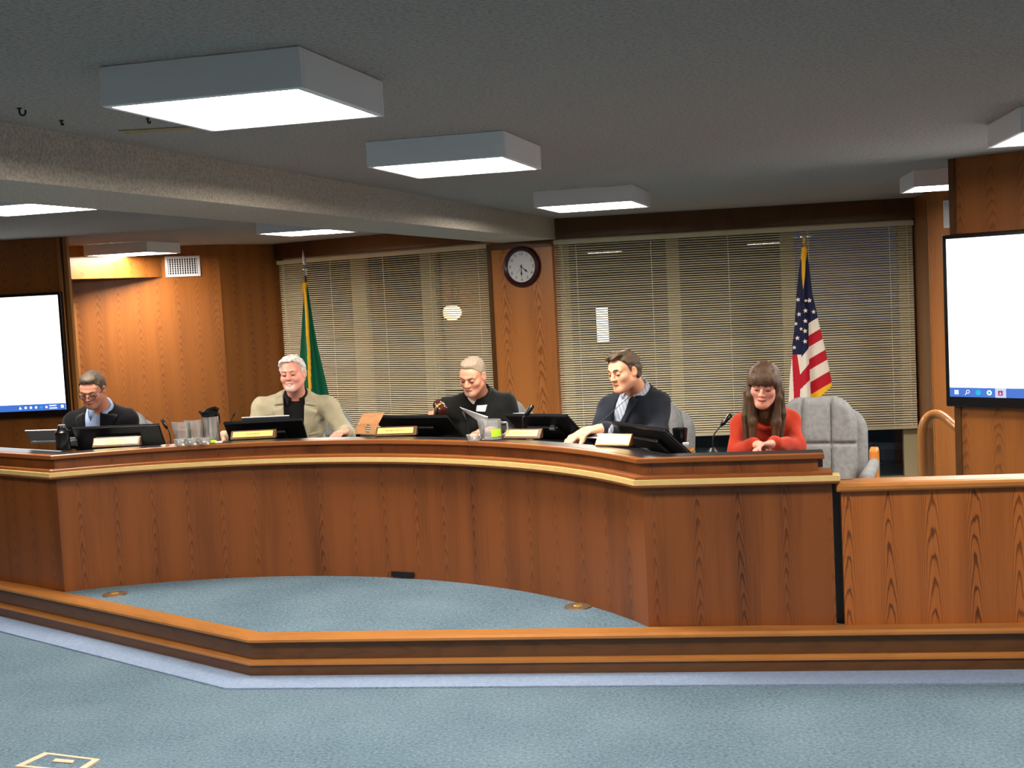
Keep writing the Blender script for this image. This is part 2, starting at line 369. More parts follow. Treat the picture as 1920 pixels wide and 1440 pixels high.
# --- clock column
CW = Wall(CA, CB)
CW.piece('wall_column', -.02, CW.L + .03, -.35, .04, ZL, ZC, M['column_wood'])
CW.piece('trim_7', -.04, CW.L + .045, .03, .065, 2.065, 2.128, M['dark_wood'])
CW.piece('trim_8', -.045, -.0, -.1, .05, ZL, 2.07, M['dark_wood'])
# --- ceiling beam
bd = unit(V(2.154, 7.667)); p0 = V(.423, 12.178) + bd * .32; p1 = p0 - bd * 19
bn = V(bd[1], -bd[0])
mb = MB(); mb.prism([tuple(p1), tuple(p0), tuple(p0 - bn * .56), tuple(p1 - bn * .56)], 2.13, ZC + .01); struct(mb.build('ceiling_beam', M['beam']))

# --- windows: frames, mullions, panes
def window(name, W, u0, u1, z0, z1, muls):
    e = empty(name, W.T(V((u0 + u1) / 2, -.14, z0)), kind='structure')
    fr = .055
    W.piece('head_frame', u0, u1, -.18, -.1, z1 - fr, z1, M['frame_paint'], e); W.piece('sill_frame', u0, u1, -.18, -.06, z0, z0 + fr, M['frame_paint'], e)
    edges = []
    for i, (a, b) in enumerate(muls):
        W.piece('mullion', a, b, -.19, -.1, z0 + fr, z1 - fr, M['frame_paint'], e); edges.append((a, b))
    for (a, b), (c, d) in zip(edges[:-1], edges[1:]):
        W.piece('pane', b - .005, c + .005, -.15, -.144, z0 + fr - .005, z1 - fr + .005, M['glass'], e)
    return e
ru = lambda x, y: RW.px(x, y)[0]; lu = lambda x, y: LW.px(x, y)[0]
window('window_1', LW, 0, LW.L, ZSILL, zLtop + .03, [(0.0, lu(556, 560)), (lu(648, 560), lu(675, 560)), (lu(779, 560), lu(806, 560)), (LW.L - .1, LW.L)])
window('window_2', RW, 0, uR1, ZSILL, zRtop + .03, [(0.0, ru(1067, 560)), (ru(1252, 560), ru(1276, 560)), (ru(1468, 560), ru(1494, 560)), (ru(1690, 560), uR1)])

# ------------------------------------------------------------------ blinds
def slat_mesh(L):
    ns, nw = 1, 4; vs = []; fs = []
    for i in (0, 1):
        for j in range(nw + 1):
            t = j / nw - .5; vs.append((L * (i - .5), t * .025, .0022 * (1 - 4 * t * t)))
    for j in range(nw): fs.append((j, j + 1, nw + 2 + j, nw + 1 + j))
    n = len(vs); vs += [(x, y, z - .0006) for x, y, z in vs]; fs += [tuple(n + q for q in f[::-1]) for f in fs]
    me = bpy.data.meshes.new('slat'); me.from_pydata(vs, [], fs); me.materials.append(M['slat']); me.polygons.foreach_set('use_smooth', [True] * len(fs)); me.update(); return me
def blind(W, u0, u1, ztop, zbot, pitch, tilt, cords, label, bent=None):
    L = u1 - u0; um = (u0 + u1) / 2; r = empty('window_blind', W.T(V(um, .0, zbot)), label, 'blind')
    W.piece('head_rail', u0 - .01, u1 + .01, -.035, .02, ztop - .045, ztop, M['cream_metal'], r, None, None)
    W.piece('bottom_rail', u0, u1, -.03, .0, zbot, zbot + .032, M['cream_metal'], r, None, None)
    me = slat_mesh(L); n = int((ztop - .047 - zbot - .045) / pitch) + 1
    for i in range(n):
        z = zbot + .045 + pitch * i; o = bpy.data.objects.new('slat', me); col.objects.link(o)
        b = bent is not None and i == bent
        c = W.T(V(um, -.012, z)); o.location = tuple(c)
        R = Matrix.Rotation(W.rz, 4, 'Z') @ Matrix.Rotation(tilt + random.uniform(-.03, .03), 4, 'X') @ Matrix.Rotation(random.uniform(-.0006, .0006), 4, 'Y')
        if b:
            m2 = me.copy(); o.data = m2
            vs = []
            for k in range(9):       # a bent slat: its right end is kinked upwards
                x = L * (k / 8 - .5)
                for j in range(5):
                    t = j / 4 - .5; lift = max(0, (k / 8 - .78)) ** 1.0 * .11
                    vs.append((x, t * .025, .0022 * (1 - 4 * t * t) + lift))
            m2.clear_geometry(); m2.from_pydata(vs, [], [(k * 5 + j, k * 5 + j + 1, k * 5 + j + 6, k * 5 + j + 5) for k in range(8) for j in range(4)]); m2.update(); o.name = 'bent_slat'
        o.rotation_euler = R.to_euler(); setparent(o, r)
    for k, uc in enumerate(cords):
        W.piece('ladder_cord', uc - .0022, uc + .0022, .0005, .003, zbot + .02, ztop - .04, M['slat'], r, None, None)
    mb = MB(); mb.tube([W.T(V(u0 + .09, .02, ztop - .05)), W.T(V(u0 + .1, .024, ztop - .75))], .004, 6); mb.build('tilt_wand', M['cream_metal'], r)
    return r
zRbot = RW.px(1500, 811)[1]
zt1 = RW.px(1040, 455)[1]
rc = [ru(x, 600) for x in (1086, 1226, 1370, 1520, 1672, 1705)]
PITCH = .0212
blind(RW, ru(1040, 560), ru(1714, 560), zRtop + .01, zRbot, PITCH * 1.06, .52, rc, 'cream slatted blind hanging behind the striped flag')
lc = [lu(x, 600) for x in (536, 625, 724, 812, 902)]
blind(LW, .03, LW.L - .0, zLtop + .005, zRbot, PITCH * 1.08, .52, lc, 'cream slatted blind with one bent slat, behind the green flag', bent=20)

# ------------------------------------------------------------------ outside, night
mb = MB(); mb.box((-14, 16.6, -.6), (16, 60, -.5)); struct(mb.build('ground_outside', plain('dark_paving', (52, 52, 56), .8)))
M['stucco'] = plain('beige_stucco', (132, 114, 96), .9, vary=.1, vscale=4)
M['night_wall'] = plain('dark_siding', (44, 44, 60), .8, vary=.2, vscale=2)
bh = empty('reflection_backdrop', (-2.5, 20.5, -.5), 'added beige stucco building, standing in for a reflection in the left window', 'building')
mb = MB(); mb.box((-9, 20.4, -.5), (.9, 23, 3.6)); mb.build('wall', M['stucco'], bh)  # added wall; its beige stands in for the hazy reflection in the panes
mb = MB(); mb.box((-9.2, 19.7, 2.55), (1.0, 20.4, 2.8)); mb.build('eave_beam', M['rail_wood'], bh, grain=(1, 0, 0))
fb = empty('far_building', (5, 26, -.5), 'dark building with one bright window, outside the right window', 'building')
mb = MB(); mb.box((1.2, 25, -.5), (5.6, 29, 2.6)); mb.build('wall', M['night_wall'], fb)
q0 = aty(1117, 578, 24.95); q1 = aty(1142, 640, 24.95)
mb = MB(); mb.box((q0[0], 24.93, q1[2]), (q1[0], 24.96, q0[2])); mb.build('lit_window', emit('lit_window_glow', (235, 245, 255), 3.2), fb)
mb = MB()
for x0, x1, z0, z1 in ((q0[0] - .06, q0[0], q1[2] - .06, q0[2] + .06), (q1[0], q1[0] + .06, q1[2] - .06, q0[2] + .06), (q0[0] - .06, q1[0] + .06, q0[2], q0[2] + .06), (q0[0] - .06, q1[0] + .06, q1[2] - .06, q1[2])):
    mb.box((x0, 24.9, z0), (x1, 24.98, z1))
mb.build('window_frame', M['night_wall'], fb)
sb = empty('potted_shrub', aty(1122, 668, 24.0) * V(1, 1, 0) + V(0, 0, -.5), 'small green shrub before the bright window outside', 'plant')
mb = MB(); base = aty(1122, 668, 24.0)
for i in range(160):
    d = rng.normal(size=3); c = base + unit(d) * rng.uniform(.05, .2) * V(1.2, .8, 1.1); t = unit(rng.normal(size=3)) * .06; s_ = unit(np.cross(t, rng.normal(size=3))) * .025
    mb.add([c - t, c + s_, c + t, c - s_], [(0, 1, 2, 3)])
o = mb.build('foliage', plain('shrub_leaf', (120, 160, 60), .6), sb); o['kind'] = 'stuff'
mb = MB(); mb.lathe([(0, -.5), (.14, -.5), (.2, base[2] - .1), (.17, base[2] - .1), (0, base[2] - .1)], 14, lambda q: q + V(base[0], base[1], 0)); mb.build('pot', M['cardboard'], sb)
# lantern on the stucco wall
lp = aty(847, 586, 19.6)
la = empty('wall_lantern', lp + V(0, .4, 0), 'glowing amber wall lantern seen through the left blind', 'lamp')
def sphere_mb(c, r, n=14, m=8, sc3=(1, 1, 1)):
    mb = MB(); mb.lathe([(r * math.sin(math.pi * i / m) * sc3[0], -r * math.cos(math.pi * i / m) * sc3[2]) for i in range(m + 1)], n, lambda q: q + c); return mb
sphere_mb(lp, .15, sc3=(1, 1, .8)).build('globe', emit('amber_glow', (255, 196, 110), 30.), la, True)
mb = MB(); mb.lathe([(0, .19), (.07, .19), (.17, .13), (.18, .1), (0, .12)], 14, lambda q: q + lp); mb.tube([lp + V(0, 0, .17), lp + V(0, .35, .3), lp + V(0, .8, .3)], .02, 8); mb.build('bracket', M['black'], la)
# bare young tree outside
tb = aty(655, 700, 16.8) * V(1, 1, 0) + V(0, 0, -.5)
tr = empty('young_tree', tb, 'bare forked young tree outside the left window', 'tree')
mb = MB(); f1 = aty(634, 690, 16.8); mb.tube([tb, f1], [.035, .028], 8); mb.build('trunk', M['dark_wood'], tr, True, grain=(0, 0, 1))
mb = MB()
for tx, ty in ((680, 590), (655, 610), (700, 625), (625, 600)):
    e1 = aty(tx, ty, 16.8); mb.tube([f1, (f1 + e1) / 2 + V(.03, 0, .02), e1], [.022, .016, .008], 6)
mb.build('branch', M['dark_wood'], tr, True, grain=(0, 0, 1))
# indigo boxes seen under the right blind
for i, (x0, y0, x1, y1) in enumerate(((1656, 838, 1699, 866), (1656, 867, 1699, 900))):
    a = aty(x0, y1, 13.2); b_ = aty(x1, y0, 13.2)
    e = empty('storage_crate', ((a[0] + b_[0]) / 2, 13.4, a[2]), ['upper', 'lower'][i] + ' of two indigo crates stacked outside the low right window', 'crate')
    mb = MB(); mb.box((a[0], 13.2, a[2] + .01), (b_[0] + .12, 13.55, b_[2] - .02)); bevel(mb.build('body', M['indigo'], e), .01)
    mb = MB(); mb.box((a[0] - .012, 13.185, b_[2] - .02), (b_[0] + .132, 13.565, b_[2])); bevel(mb.build('lid', M['indigo'], e), .006)
mb = MB(); a = aty(1640, 900, 13.4); mb.box((a[0] - .6, 13.15, -.5), (a[0] + 1.2, 13.7, a[2] - .0)); struct(mb.build('ledge_outside', M['night_wall']))

# ------------------------------------------------------------------ ceiling lights
def fixture(P, az, wa, wb, label, h=.112):
    b = V(math.sin(az), math.cos(az), 0); a = V(math.cos(az), -math.sin(az), 0); P = V(P[0], P[1], 0)
    T = lambda q: P - a * q[0] + b * q[1] + V(0, 0, q[2])
    z0, z1 = ZC - h, ZC - .001
    e = empty('ceiling_light', T(V(wa / 2, wb / 2, z0)), label, 'light', 'white box lights on the ceiling')
    t = .022; mb = MB()
    for lo, hi in (((0, 0), (wa, t)), ((0, wb - t), (wa, wb)), ((0, t), (t, wb - t)), ((wa - t, t), (wa, wb - t))):
        mb.box((lo[0], lo[1], z0), (hi[0], hi[1], z1), T)
    bevel(mb.build('housing', M['white_metal'], e), .003, 1)
    mb = MB(); mb.box((t, t, z0 + .004), (wa - t, wb - t, z0 + .012), T); mb.build('diffuser', M['diffuser'], e)
    return e
AZ = .255
FX = [((-.518, 3.449), AZ, .60, .64, 'largest white box light, nearest, above the room centre'),
      ((.02, 5.447), AZ, .62, .68, 'white box light between the largest one and the one over the clock'),
      ((.88, 8.70), AZ, .69, .80, 'white box light in front of the wall clock, over the right window header'),
      ((-2.36, 6.53), AZ, .62, .62, 'white box light beyond the beam, cut by the left picture edge'),
      ((-1.40, 10.25), AZ, .62, .66, 'white box light beyond the beam, before the green flag'),
      ((-3.50, 12.60), AZ, .70, .66, 'white box light against the wooden niche, over the left wall vent'),
      ((2.78 + .62, 8.75 - .1), .16, .62, .64, 'white box light half hidden by the right screen panel'),
      ((2.84, 5.44), .16, .62, .66, 'white box light cut by the right picture edge')]
for f in FX: fixture(*f)
for x, y, lb in ((-1.05, 1.4, 'in line with the largest one, overhead of the photographer'), (2.1, 3.1, 'to the right of the largest one'), (-3.1, 4.0, 'beyond the beam, to the left of the largest one'), (-1.6, -2.4, 'at the back of the room, left of the middle'), (1.2, -3.2, 'at the back of the room, right of the middle')):
    fixture((x, y), AZ, .62, .64, 'white box light outside the picture, ' + lb)
# old fixing marks in the ceiling
def hook(x, y, r, label):
    p = atz(x, y, ZC - .001); e = MB()
    pts = [p + V(0, 0, .004), p + V(0, 0, -.012)] + [p + V(r * (math.cos(a) - 1) * -1 - 0, 0, -.012 - r * math.sin(a) * 1.2) for a in np.linspace(math.pi * .12, math.pi * 1.15, 8)]
    e.tube(pts, .0035, 6); e.lathe([(0, 0), (.008, 0), (.008, -.003), (0, -.003)], 10, lambda q: q + p)
    tag(e.build('ceiling_hook', M['black'], None, True), label, 'hook', 'hooks left in the ceiling')
hook(36, 203, .010, 'largest dark hook in the ceiling, near the left picture edge')
hook(115, 226, .003, 'small dark hook above the beam, nearest the large hook')
hook(214, 190, .004, 'small dark hook at the left corner of the largest light')
hook(277, 222, .004, 'small dark hook under the left edge of the largest light')
a = atz(222, 246, ZC - .004); b = atz(395, 236, ZC - .004); d = unit(b - a); n = V(-d[1], d[0], 0)
mb = MB(); mb.hexa([a, b, b + n * .05, a + n * .09, a + V(0, 0, .006), b + V(0, 0, .006), b + n * .05 + V(0, 0, .006), a + n * .09 + V(0, 0, .006)])
tag(mb.build('ceiling_patch_strip', plain('raw_board', (150, 132, 92), .8, vary=.2, vscale=18), None), 'raw tan board strip on the ceiling behind the largest light', 'board')

# ------------------------------------------------------------------ wall things
def screen(W, x0, y0, x1, y1, off, name_label, flip):
    """outer frame given by its two visible corners in wall coordinates"""
    e = empty('wall_screen', W.T(V((x0 + x1) / 2, off, y0)), name_label, 'screen')
    bz, bb = .028, .062
    bevel(W.piece('cabinet', x0, x1, .02, off, y0, y1, M['black2'], e, None, None), .006)
    W.piece('display', x0 + bz, x1 - bz, off, off + .002, y0 + bb, y1 - bz, emit('screen_white', (250, 253, 255), 2.6), e, None, None)
    th = .058
    bar = W.piece('task_bar', x0 + bz, x1 - bz, off + .002, off + .0035, y0 + bb, y0 + bb + th, emit('screen_blue', (70, 120, 215), 1.0), e, None, None)
    W.piece('mount', (x0 + x1) / 2 - .3, (x0 + x1) / 2 + .3, 0, .03, y0 + .3, y1 - .3, M['black'], e, None, None)
    T = lambda q: W.T(V(q[0], off + .0045 + q[2], q[1])); yc = y0 + bb + th / 2
    wt, te, rd, pk = emit('icon_white', (240, 248, 255), 1.3), emit('icon_teal', (20, 190, 225), 1.0), emit('icon_red', (190, 30, 60), 1.0), emit('icon_pale', (190, 200, 240), 1.2)
    def disc(x, r, m, name='icon', n=16, z=0.0, r0=0.0):
        mb = MB(); ps = [(x + r * math.cos(q), yc + r * math.sin(q)) for q in np.linspace(0, 2 * math.pi, n, endpoint=False)]; mb.prism(ps, z, z + .001, T=T); return mb.build(name, m, bar)
    def sq(xa, xb, ya, yb, m, z=0.0, name='icon'):
        mb = MB(); mb.prism([(xa, ya), (xb, ya), (xb, yb), (xa, yb)], z, z + .001, T=T); return mb.build(name, m, bar)
    if flip:      # start end of the bar: window mark, magnifier, round icons, red reader icon
        x = x0 + bz + .045; g = .013; mb = MB()
        for sx in (0, 1):
            for sy in (0, 1): mb.prism([(x - g + sx * (g + .001), yc - g + sy * (g + .001)), (x - .001 + sx * (g + .001), yc - g + sy * (g + .001)), (x - .001 + sx * (g + .001), yc - .001 + sy * (g + .001)), (x - g + sx * (g + .001), yc - .001 + sy * (g + .001))], 0, .001, T=T)
        mb.build('window_mark', wt, bar)
        x += .07; mb = MB(); mb.tube([T(V(x + .004 + .01 * math.cos(q), yc + .004 + .01 * math.sin(q), .001)) for q in np.linspace(0, 6.28, 14)], .002, 5); mb.tube([T(V(x - .004, yc - .004, .001)), T(V(x - .015, yc - .015, .001))], .0022, 5); mb.build('magnifier_mark', wt, bar)
        x += .07; disc(x, .017, te); x += .07; disc(x, .016, wt); disc(x, .008, te, z=.001); x += .07
        sq(x - .033, x + .035, yc - th / 2, yc + th / 2, pk); sq(x - .014, x + .014, yc - .016, yc + .014, rd, .001)
        mb = MB(); mb.prism([(x - .008, yc - .01), (x + .008, yc - .01), (x, yc + .009)], .002, .003, T=T); mb.build('icon', pk, bar)
    else:         # tray end: small tray marks, clock lines, note mark
        x = x1 - bz - .03; sq(x - .014, x + .012, yc - .012, yc + .014, wt)
        x -= .085; sq(x - .036, x + .03, yc + .006, yc + .016, wt); sq(x - .036, x + .036, yc - .016, yc - .006, wt)
        for k in range(5): x -= .048 if k else .062; disc(x, .012, wt if k != 1 else te, n=6 + k)
        x -= .05; mb = MB(); mb.prism([(x - .014, yc - .012), (x + .014, yc - .012), (x, yc + .014)], 0, .001, T=T); mb.build('icon', wt, bar)
    return e
off = .07
def px_off(W, x, y, off):
    a = W.a + W.n * off; p = onwall(x, y, a, a + W.d); return (p[:2] - a) @ W.d, p[2]
u_r, z_t = px_off(LP, 113, 546.5, off); _, z_b = px_off(LP, 112, 780, off); z_b = px_off(LP, 60, 783.5, off)[1]
screen(LP, u_r - 1.9, z_b, u_r, z_t, off, 'left wall screen, blank white page, taskbar tray at its right end', False)
off = .09
u_l, z_t = px_off(RP, 1762.5, 441, off); z_b = px_off(RP, 1779, 762, off)[1]; u_l = (u_l + px_off(RP, 1777, 755, off)[0]) / 2
screen(RP, u_l, z_b, u_l + 1.9, z_t, off, 'right wall screen, blank white page, icons at its lower left', True)

def vent(W, u0, u1, z0, z1, off, label, nf):
    e = empty('wall_vent', W.T(V((u0 + u1) / 2, off, z0)), label, 'vent'); m = .028 if u1 - u0 > .2 else .02
    mb = MB()
    for a, b, c, d in ((u0, u1, z0, z0 + m), (u0, u1, z1 - m, z1), (u0, u0 + m, z0 + m, z1 - m), (u1 - m, u1, z0 + m, z1 - m)): W.box(mb, a, b, off, off + .018, c, d)
    bevel(mb.build('frame', M['white_metal'], e), .003, 1)
    W.piece('duct', u0 + m, u1 - m, off - .0, off + .002, z0 + m, z1 - m, M['black'], e, None, None)
    for i in range(nf):
        u = u0 + m + (u1 - u0 - 2 * m) * (i + .5) / nf; W.piece('fin', u - .004, u + .004, off + .003, off + .014, z0 + m, z1 - m, M['white_metal'], e, None, None)
    mb = MB()
    for i in range(1, 7): z = z0 + m + (z1 - z0 - 2 * m) * i / 7; W.box(mb, u0 + m, u1 - m, off + .002, off + .005, z - .002, z + .002)
    o = mb.build('rear_fins', M['white_metal'], e); o['kind'] = 'stuff'
u0, z1 = NW.px(308, 481); u1, z0 = NW.px(376, 517.5)
vent(NW, u0, u1, z0, z1, 0, 'white wall vent high on the wooden niche wall, left of the blinds', 12)
u0, z1 = PL.px(1769.5, 376); u1, z0 = PL.px(1783, 427)
vent(PL, u0, u1 + .02, z0, z1, 0, 'narrow white vent on the pillar above the right screen', 5)

# wall clock
W = CW; off = .042; cu, cz = px_off(CW, 979.5, 500, off)
R_ = 38.8 / CAM_F * np.linalg.norm(CW.T(V(cu, off, cz)) - CC)
ck = empty('wall_clock', CW.T(V(cu, off, cz - R_)), 'round wall clock with mahogany rim, between the two windows', 'clock')
Tk = lambda q: CW.T(V(cu + q[0], off + q[2], cz + q[1]))
mb = MB(); mb.lathe([(0, 0), (R_, 0), (R_, .02), (R_ * .94, .04), (R_ * .84, .046), (R_ * .76, .036), (R_ * .745, .02), (0, .02)], 56, Tk); mb.build('rim', M['clock_wood'], ck, True, auto=.7)
mb = MB(); mb.lathe([(0, .0205), (R_ * .748, .0205)], 56, Tk); mb.build('dial', M['clock_face'], ck)
def text(body, size, M4, mat, name='lettering', parent=None, ext=.0004):
    c = bpy.data.curves.new(name, 'FONT'); c.body = body; c.size = size; c.align_x = 'CENTER'; c.align_y = 'CENTER'; c.extrude = ext; c.materials.append(mat); c.resolution_u = 3
    o = bpy.data.objects.new(name, c); col.objects.link(o); o.matrix_world = M4
    if parent: 
        o.parent = parent; o.matrix_parent_inverse = wm(parent).inverted()
    return o
def basis(x, y, z, o): return Matrix(((x[0], y[0], z[0], o[0]), (x[1], y[1], z[1], o[1]), (x[2], y[2], z[2], o[2]), (0, 0, 0, 1)))
for h in range(1, 13):
    a = math.radians(90 - 30 * h); p = Tk(V(R_ * .62 * math.cos(a), R_ * .62 * math.sin(a), .0215))
    text(str(h), R_ * .21, basis((CW.d[0], CW.d[1], 0), (0, 0, 1), (CW.n[0], CW.n[1], 0), p), M['numeral'], 'numeral', ck)
def hand(ang, ln, wd, name, z, mat=None):
    a = math.radians(90 - ang); d = V(math.cos(a), math.sin(a)); n = V(-d[1], d[0]); mb = MB()
    poly = [(-.22, .0), (-.18, .35), (-.1, .25), (.0, .3), (.45, .35), (.68, 1.), (.8, .35), (1., .05)] if wd > .004 else [(-.3, 1), (1, .6)]
    P = [d * ln * t + n * wd * k for t, k in poly] + [d * ln * t - n * wd * k for t, k in poly[::-1]]
    mb.prism([tuple(q) for q in P], z, z + .001, T=Tk); return mb.build(name, mat or M['black'], ck)
hand(130, R_ * .46, .011, 'hour_hand', .023); hand(181, R_ * .5, .011, 'minute_hand', .0255); hand(218, R_ * .42, .0016, 'second_hand', .028, M['numeral'])
mb = MB(); mb.lathe([(0, .03), (.008, .03), (.008, .021), (0, .021)], 12, Tk); mb.build('hub', M['black'], ck)

# wooden handrail bent over the stair on the right
hy = 8.75
P = lambda x, y, Y: aty(x, y, Y)
pts = [P(1733, 985, hy), P(1731, 900, hy), P(1729, 830, hy), P(1730, 803, hy), P(1735, 788, hy), P(1744, 779, hy), P(1756, 776, hy - .02), P(1768, 780, hy - .06), P(1782, 791, hy - .12), P(1796, 803, hy - .2), P(1830, 834, hy - .36)]
fine = []
for i in range(len(pts) - 1):
    q0, q1, q2, q3 = pts[max(0, i - 1)], pts[i], pts[i + 1], pts[min(len(pts) - 1, i + 2)]
    for t in np.linspace(0, 1, 5)[:-1]: fine.append(.5 * (2 * q1 + (q2 - q0) * t + (2 * q0 - 5 * q1 + 4 * q2 - q3) * t * t + (3 * q1 - q0 - 3 * q2 + q3) * t ** 3))
fine.append(pts[-1]); fine[0][2] = ZD
mb = MB(); mb.tube(fine, .031, 14); tag(mb.build('handrail', M['rail_wood'], None, True, grain=(0, 0, 1)), 'honey oak handrail bent like a cane beside the right wall panel', 'handrail')

# ------------------------------------------------------------------ counter, partition
C0, C1, CE = V(-2.44, 6.744), V(.538, 5.448), V(1.317, 5.312)
mid = V(-.745, 6.715)          # a point measured on the curve
def circ(a, b, c):
    A = np.array([b - a, c - b]); B = np.array([(b @ b - a @ a) / 2, (c @ c - b @ b) / 2]); o = np.linalg.solve(A, B); return o, np.linalg.norm(a - o)
co, cr = circ(C0, mid, C1)
a0 = math.atan2(*(C0 - co)[::-1]); a1 = math.atan2(*(C1 - co)[::-1])
ARC = [co + cr * V(math.cos(t), math.sin(t)) for t in np.linspace(a0, a1, 49)]
def arc_at(t): t = a0 + (a1 - a0) * t; return co + cr * V(math.cos(t), math.sin(t))
CPL = [V(-4.3, 8.16)] + ARC + [CE]
ct = empty('council_counter', (C0[0] + 1.5, C0[1] - .3, ZD), 'long curved oak council counter with black top and cream stripe', 'counter')
sweep('front_panel', CPL, [(0, ZD - .01), (0, .793), (-.04, .793), (-.04, ZD - .01)], M['desk_wood'], ct)
sweep('ledge_lower_lip', CPL, [(.058, .790), (.062, .795), (.062, .802), (-.02, .802), (-.02, .790)], M['edge_wood'], ct, 'u', ext=.028)
sweep('cream_stripe', CPL, [(.064, .802), (.064, .824), (-.02, .824), (-.02, .802)], M['gold_strip'], ct, 'u', ext=.03)
sweep('ledge_upper_lip', CPL, [(.05, .824), (.05, .836), (.044, .840), (-.06, .840), (-.06, .824)], M['edge_wood'], ct, 'u', ext=.0)
sweep('upper_fascia', CPL, [(.004, .840), (.004, .892), (-.03, .892), (-.03, .840)], M['desk_wood'], ct, 'v', ext=-.055)
sweep('top_edge', CPL, [(.03, .890), (.034, .894), (.034, .910), (.03, .9135), (.0, .9135), (.0, .890)], M['edge_wood'], ct, 'u', ext=-.03)
sweep('top_ledge', CPL, [(.0, .888), (.0, .9145), (-.095, .9145), (-.095, .84), (-.075, .84), (-.075, .888)], M['black_top'], ct, 'u', ext=-.03)
sweep('worktop', CPL, [(-.075, .815), (-.075, .845), (-.50, .845), (-.50, .815)], M['black_top'], ct, 'u', ext=-.06)
d = unit(CE - C1); n2 = V(-d[1], d[0]); e0 = CE - d * .055
mb = MB(); mb.hexa([V(*(q), z) for z in (ZD - .01, .815) for q in (e0 - d * .03 + n2 * .04, e0 + n2 * .04, e0 + n2 * .45, e0 - d * .03 + n2 * .45)]); mb.build('end_panel', M['desk_wood'], ct, grain=(0, 0, 1))
mb = MB(); a = e0 - d * .0 - n2 * .006
mb.hexa([V(*q, z) for z in (.841, .889) for q in (a - d * .022, a, a + n2 * .2, a - d * .022 + n2 * .2)]); mb.build('end_stile', M['edge_wood'], ct, grain=(0, 0, 1))
a = CE + d * .0 + n2 * .05
mb = MB(); mb.hexa([V(*q, z) for z in (ZD - .01, .787) for q in (a - d * .06, a + d * .09, a + d * .09 + n2 * .02, a - d * .06 + n2 * .02)]); mb.build('gap_shade', M['black'], ct)  # black strip stands in for the unlit dark between counter and partition
# cable slot at the counter foot
pL, pR = atz(724, 1079, .2), atz(771, 1079, .2)
t0 = math.atan2(*(pL[:2] - co)[::-1]); t1 = math.atan2(*(pR[:2] - co)[::-1])
mb = MB(); A_, B_ = [V(*(co + (cr - .004) * V(math.cos(t), math.sin(t))), 0) for t in (t0, t1)]
A2, B2 = [V(*(co + (cr - .012) * V(math.cos(t), math.sin(t))), 0) for t in (t0, t1)]
mb.hexa([q + V(0, 0, z) for z in (.184, .21) for q in (A2, B2, B_, A_)])
tag(mb.build('floor_vent', M['black'], None), 'black slot cover at the foot of the curved counter', 'vent')

PA, PB = V(1.352, 5.306), V(5.6, 5.306 - .1437 * 4.248)
pt = empty('partition', (2.5, 5.15, ZD), 'waist-high oak partition with rounded cap rail, right of the counter', 'partition')
sweep('panel', [PA, PB], [(0, ZD - .01), (0, .752), (-.05, .752), (-.05, ZD - .01)], M['part_wood'], pt)
sweep('cap_rail', [PA - unit(PB - PA) * .02, PB], [(.03, .75), (.036, .758), (.036, .772), (.028, .782), (.014, .787), (-.085, .787), (-.098, .78), (-.1, .75)], M['rail_wood'], pt, 'u')

# floor fittings
def outlet(x, y, label):
    p = atz(x, y, ZD - .004); e = empty('floor_outlet', p, label, 'outlet'); mb = MB(); mb.lathe([(0, 0), (.065, 0), (.062, .006), (.05, .008), (0, .008)], 24, lambda q: q + p); mb.build('cover', M['brownplate'], e, True, auto=.6)
    mb = MB(); mb.lathe([(0, .008), (.022, .008), (.02, .0105), (0, .0105)], 16, lambda q: q + p); mb.build('plug', M['brass'], e, True, auto=.6)
outlet(215, 1115, 'round bronze floor outlet by the left end of the curved counter')
outlet(1084, 1138, 'round bronze floor outlet by the right end of the curved counter')
fa, fb_, fc, fd = atz(84, 1414, .0), atz(188, 1427, .0), atz(150, 1452, 0), atz(28, 1440, 0)
fbx = empty('floor_box', (fa + fc) / 2, 'tan framed floor box set in the carpet, lower left', 'floor box')
mb = MB(); cen = (fa + fb_ + fc + fd) / 4
for p, q in ((fa, fb_), (fb_, fc), (fc, fd), (fd, fa)):
    pi_, qi = p + (cen - p) * .2, q + (cen - q) * .2
    mb.hexa([p, q, qi, pi_] + [k + V(0, 0, .008) for k in (p, q, qi, pi_)])
mb.build('frame', M['tan_plastic'], fbx)
mb = MB(); qs = [cen + (k - cen) * .8 for k in (fa, fb_, fc, fd)]; mb.hexa(qs + [k + V(0, 0, .005) for k in qs]); mb.build('lid', M['carpet'], fbx)
g0, g1, g2, g3 = [atz(x, y, .006) for x, y in ((104, 1424), (140, 1427), (136, 1432), (98, 1429))]
mb = MB(); mb.hexa([g3, g2, g1, g0] + [k + V(0, 0, .004) for k in (g3, g2, g1, g0)]); mb.build('latch_plate', M['tan_plastic'], fbx)

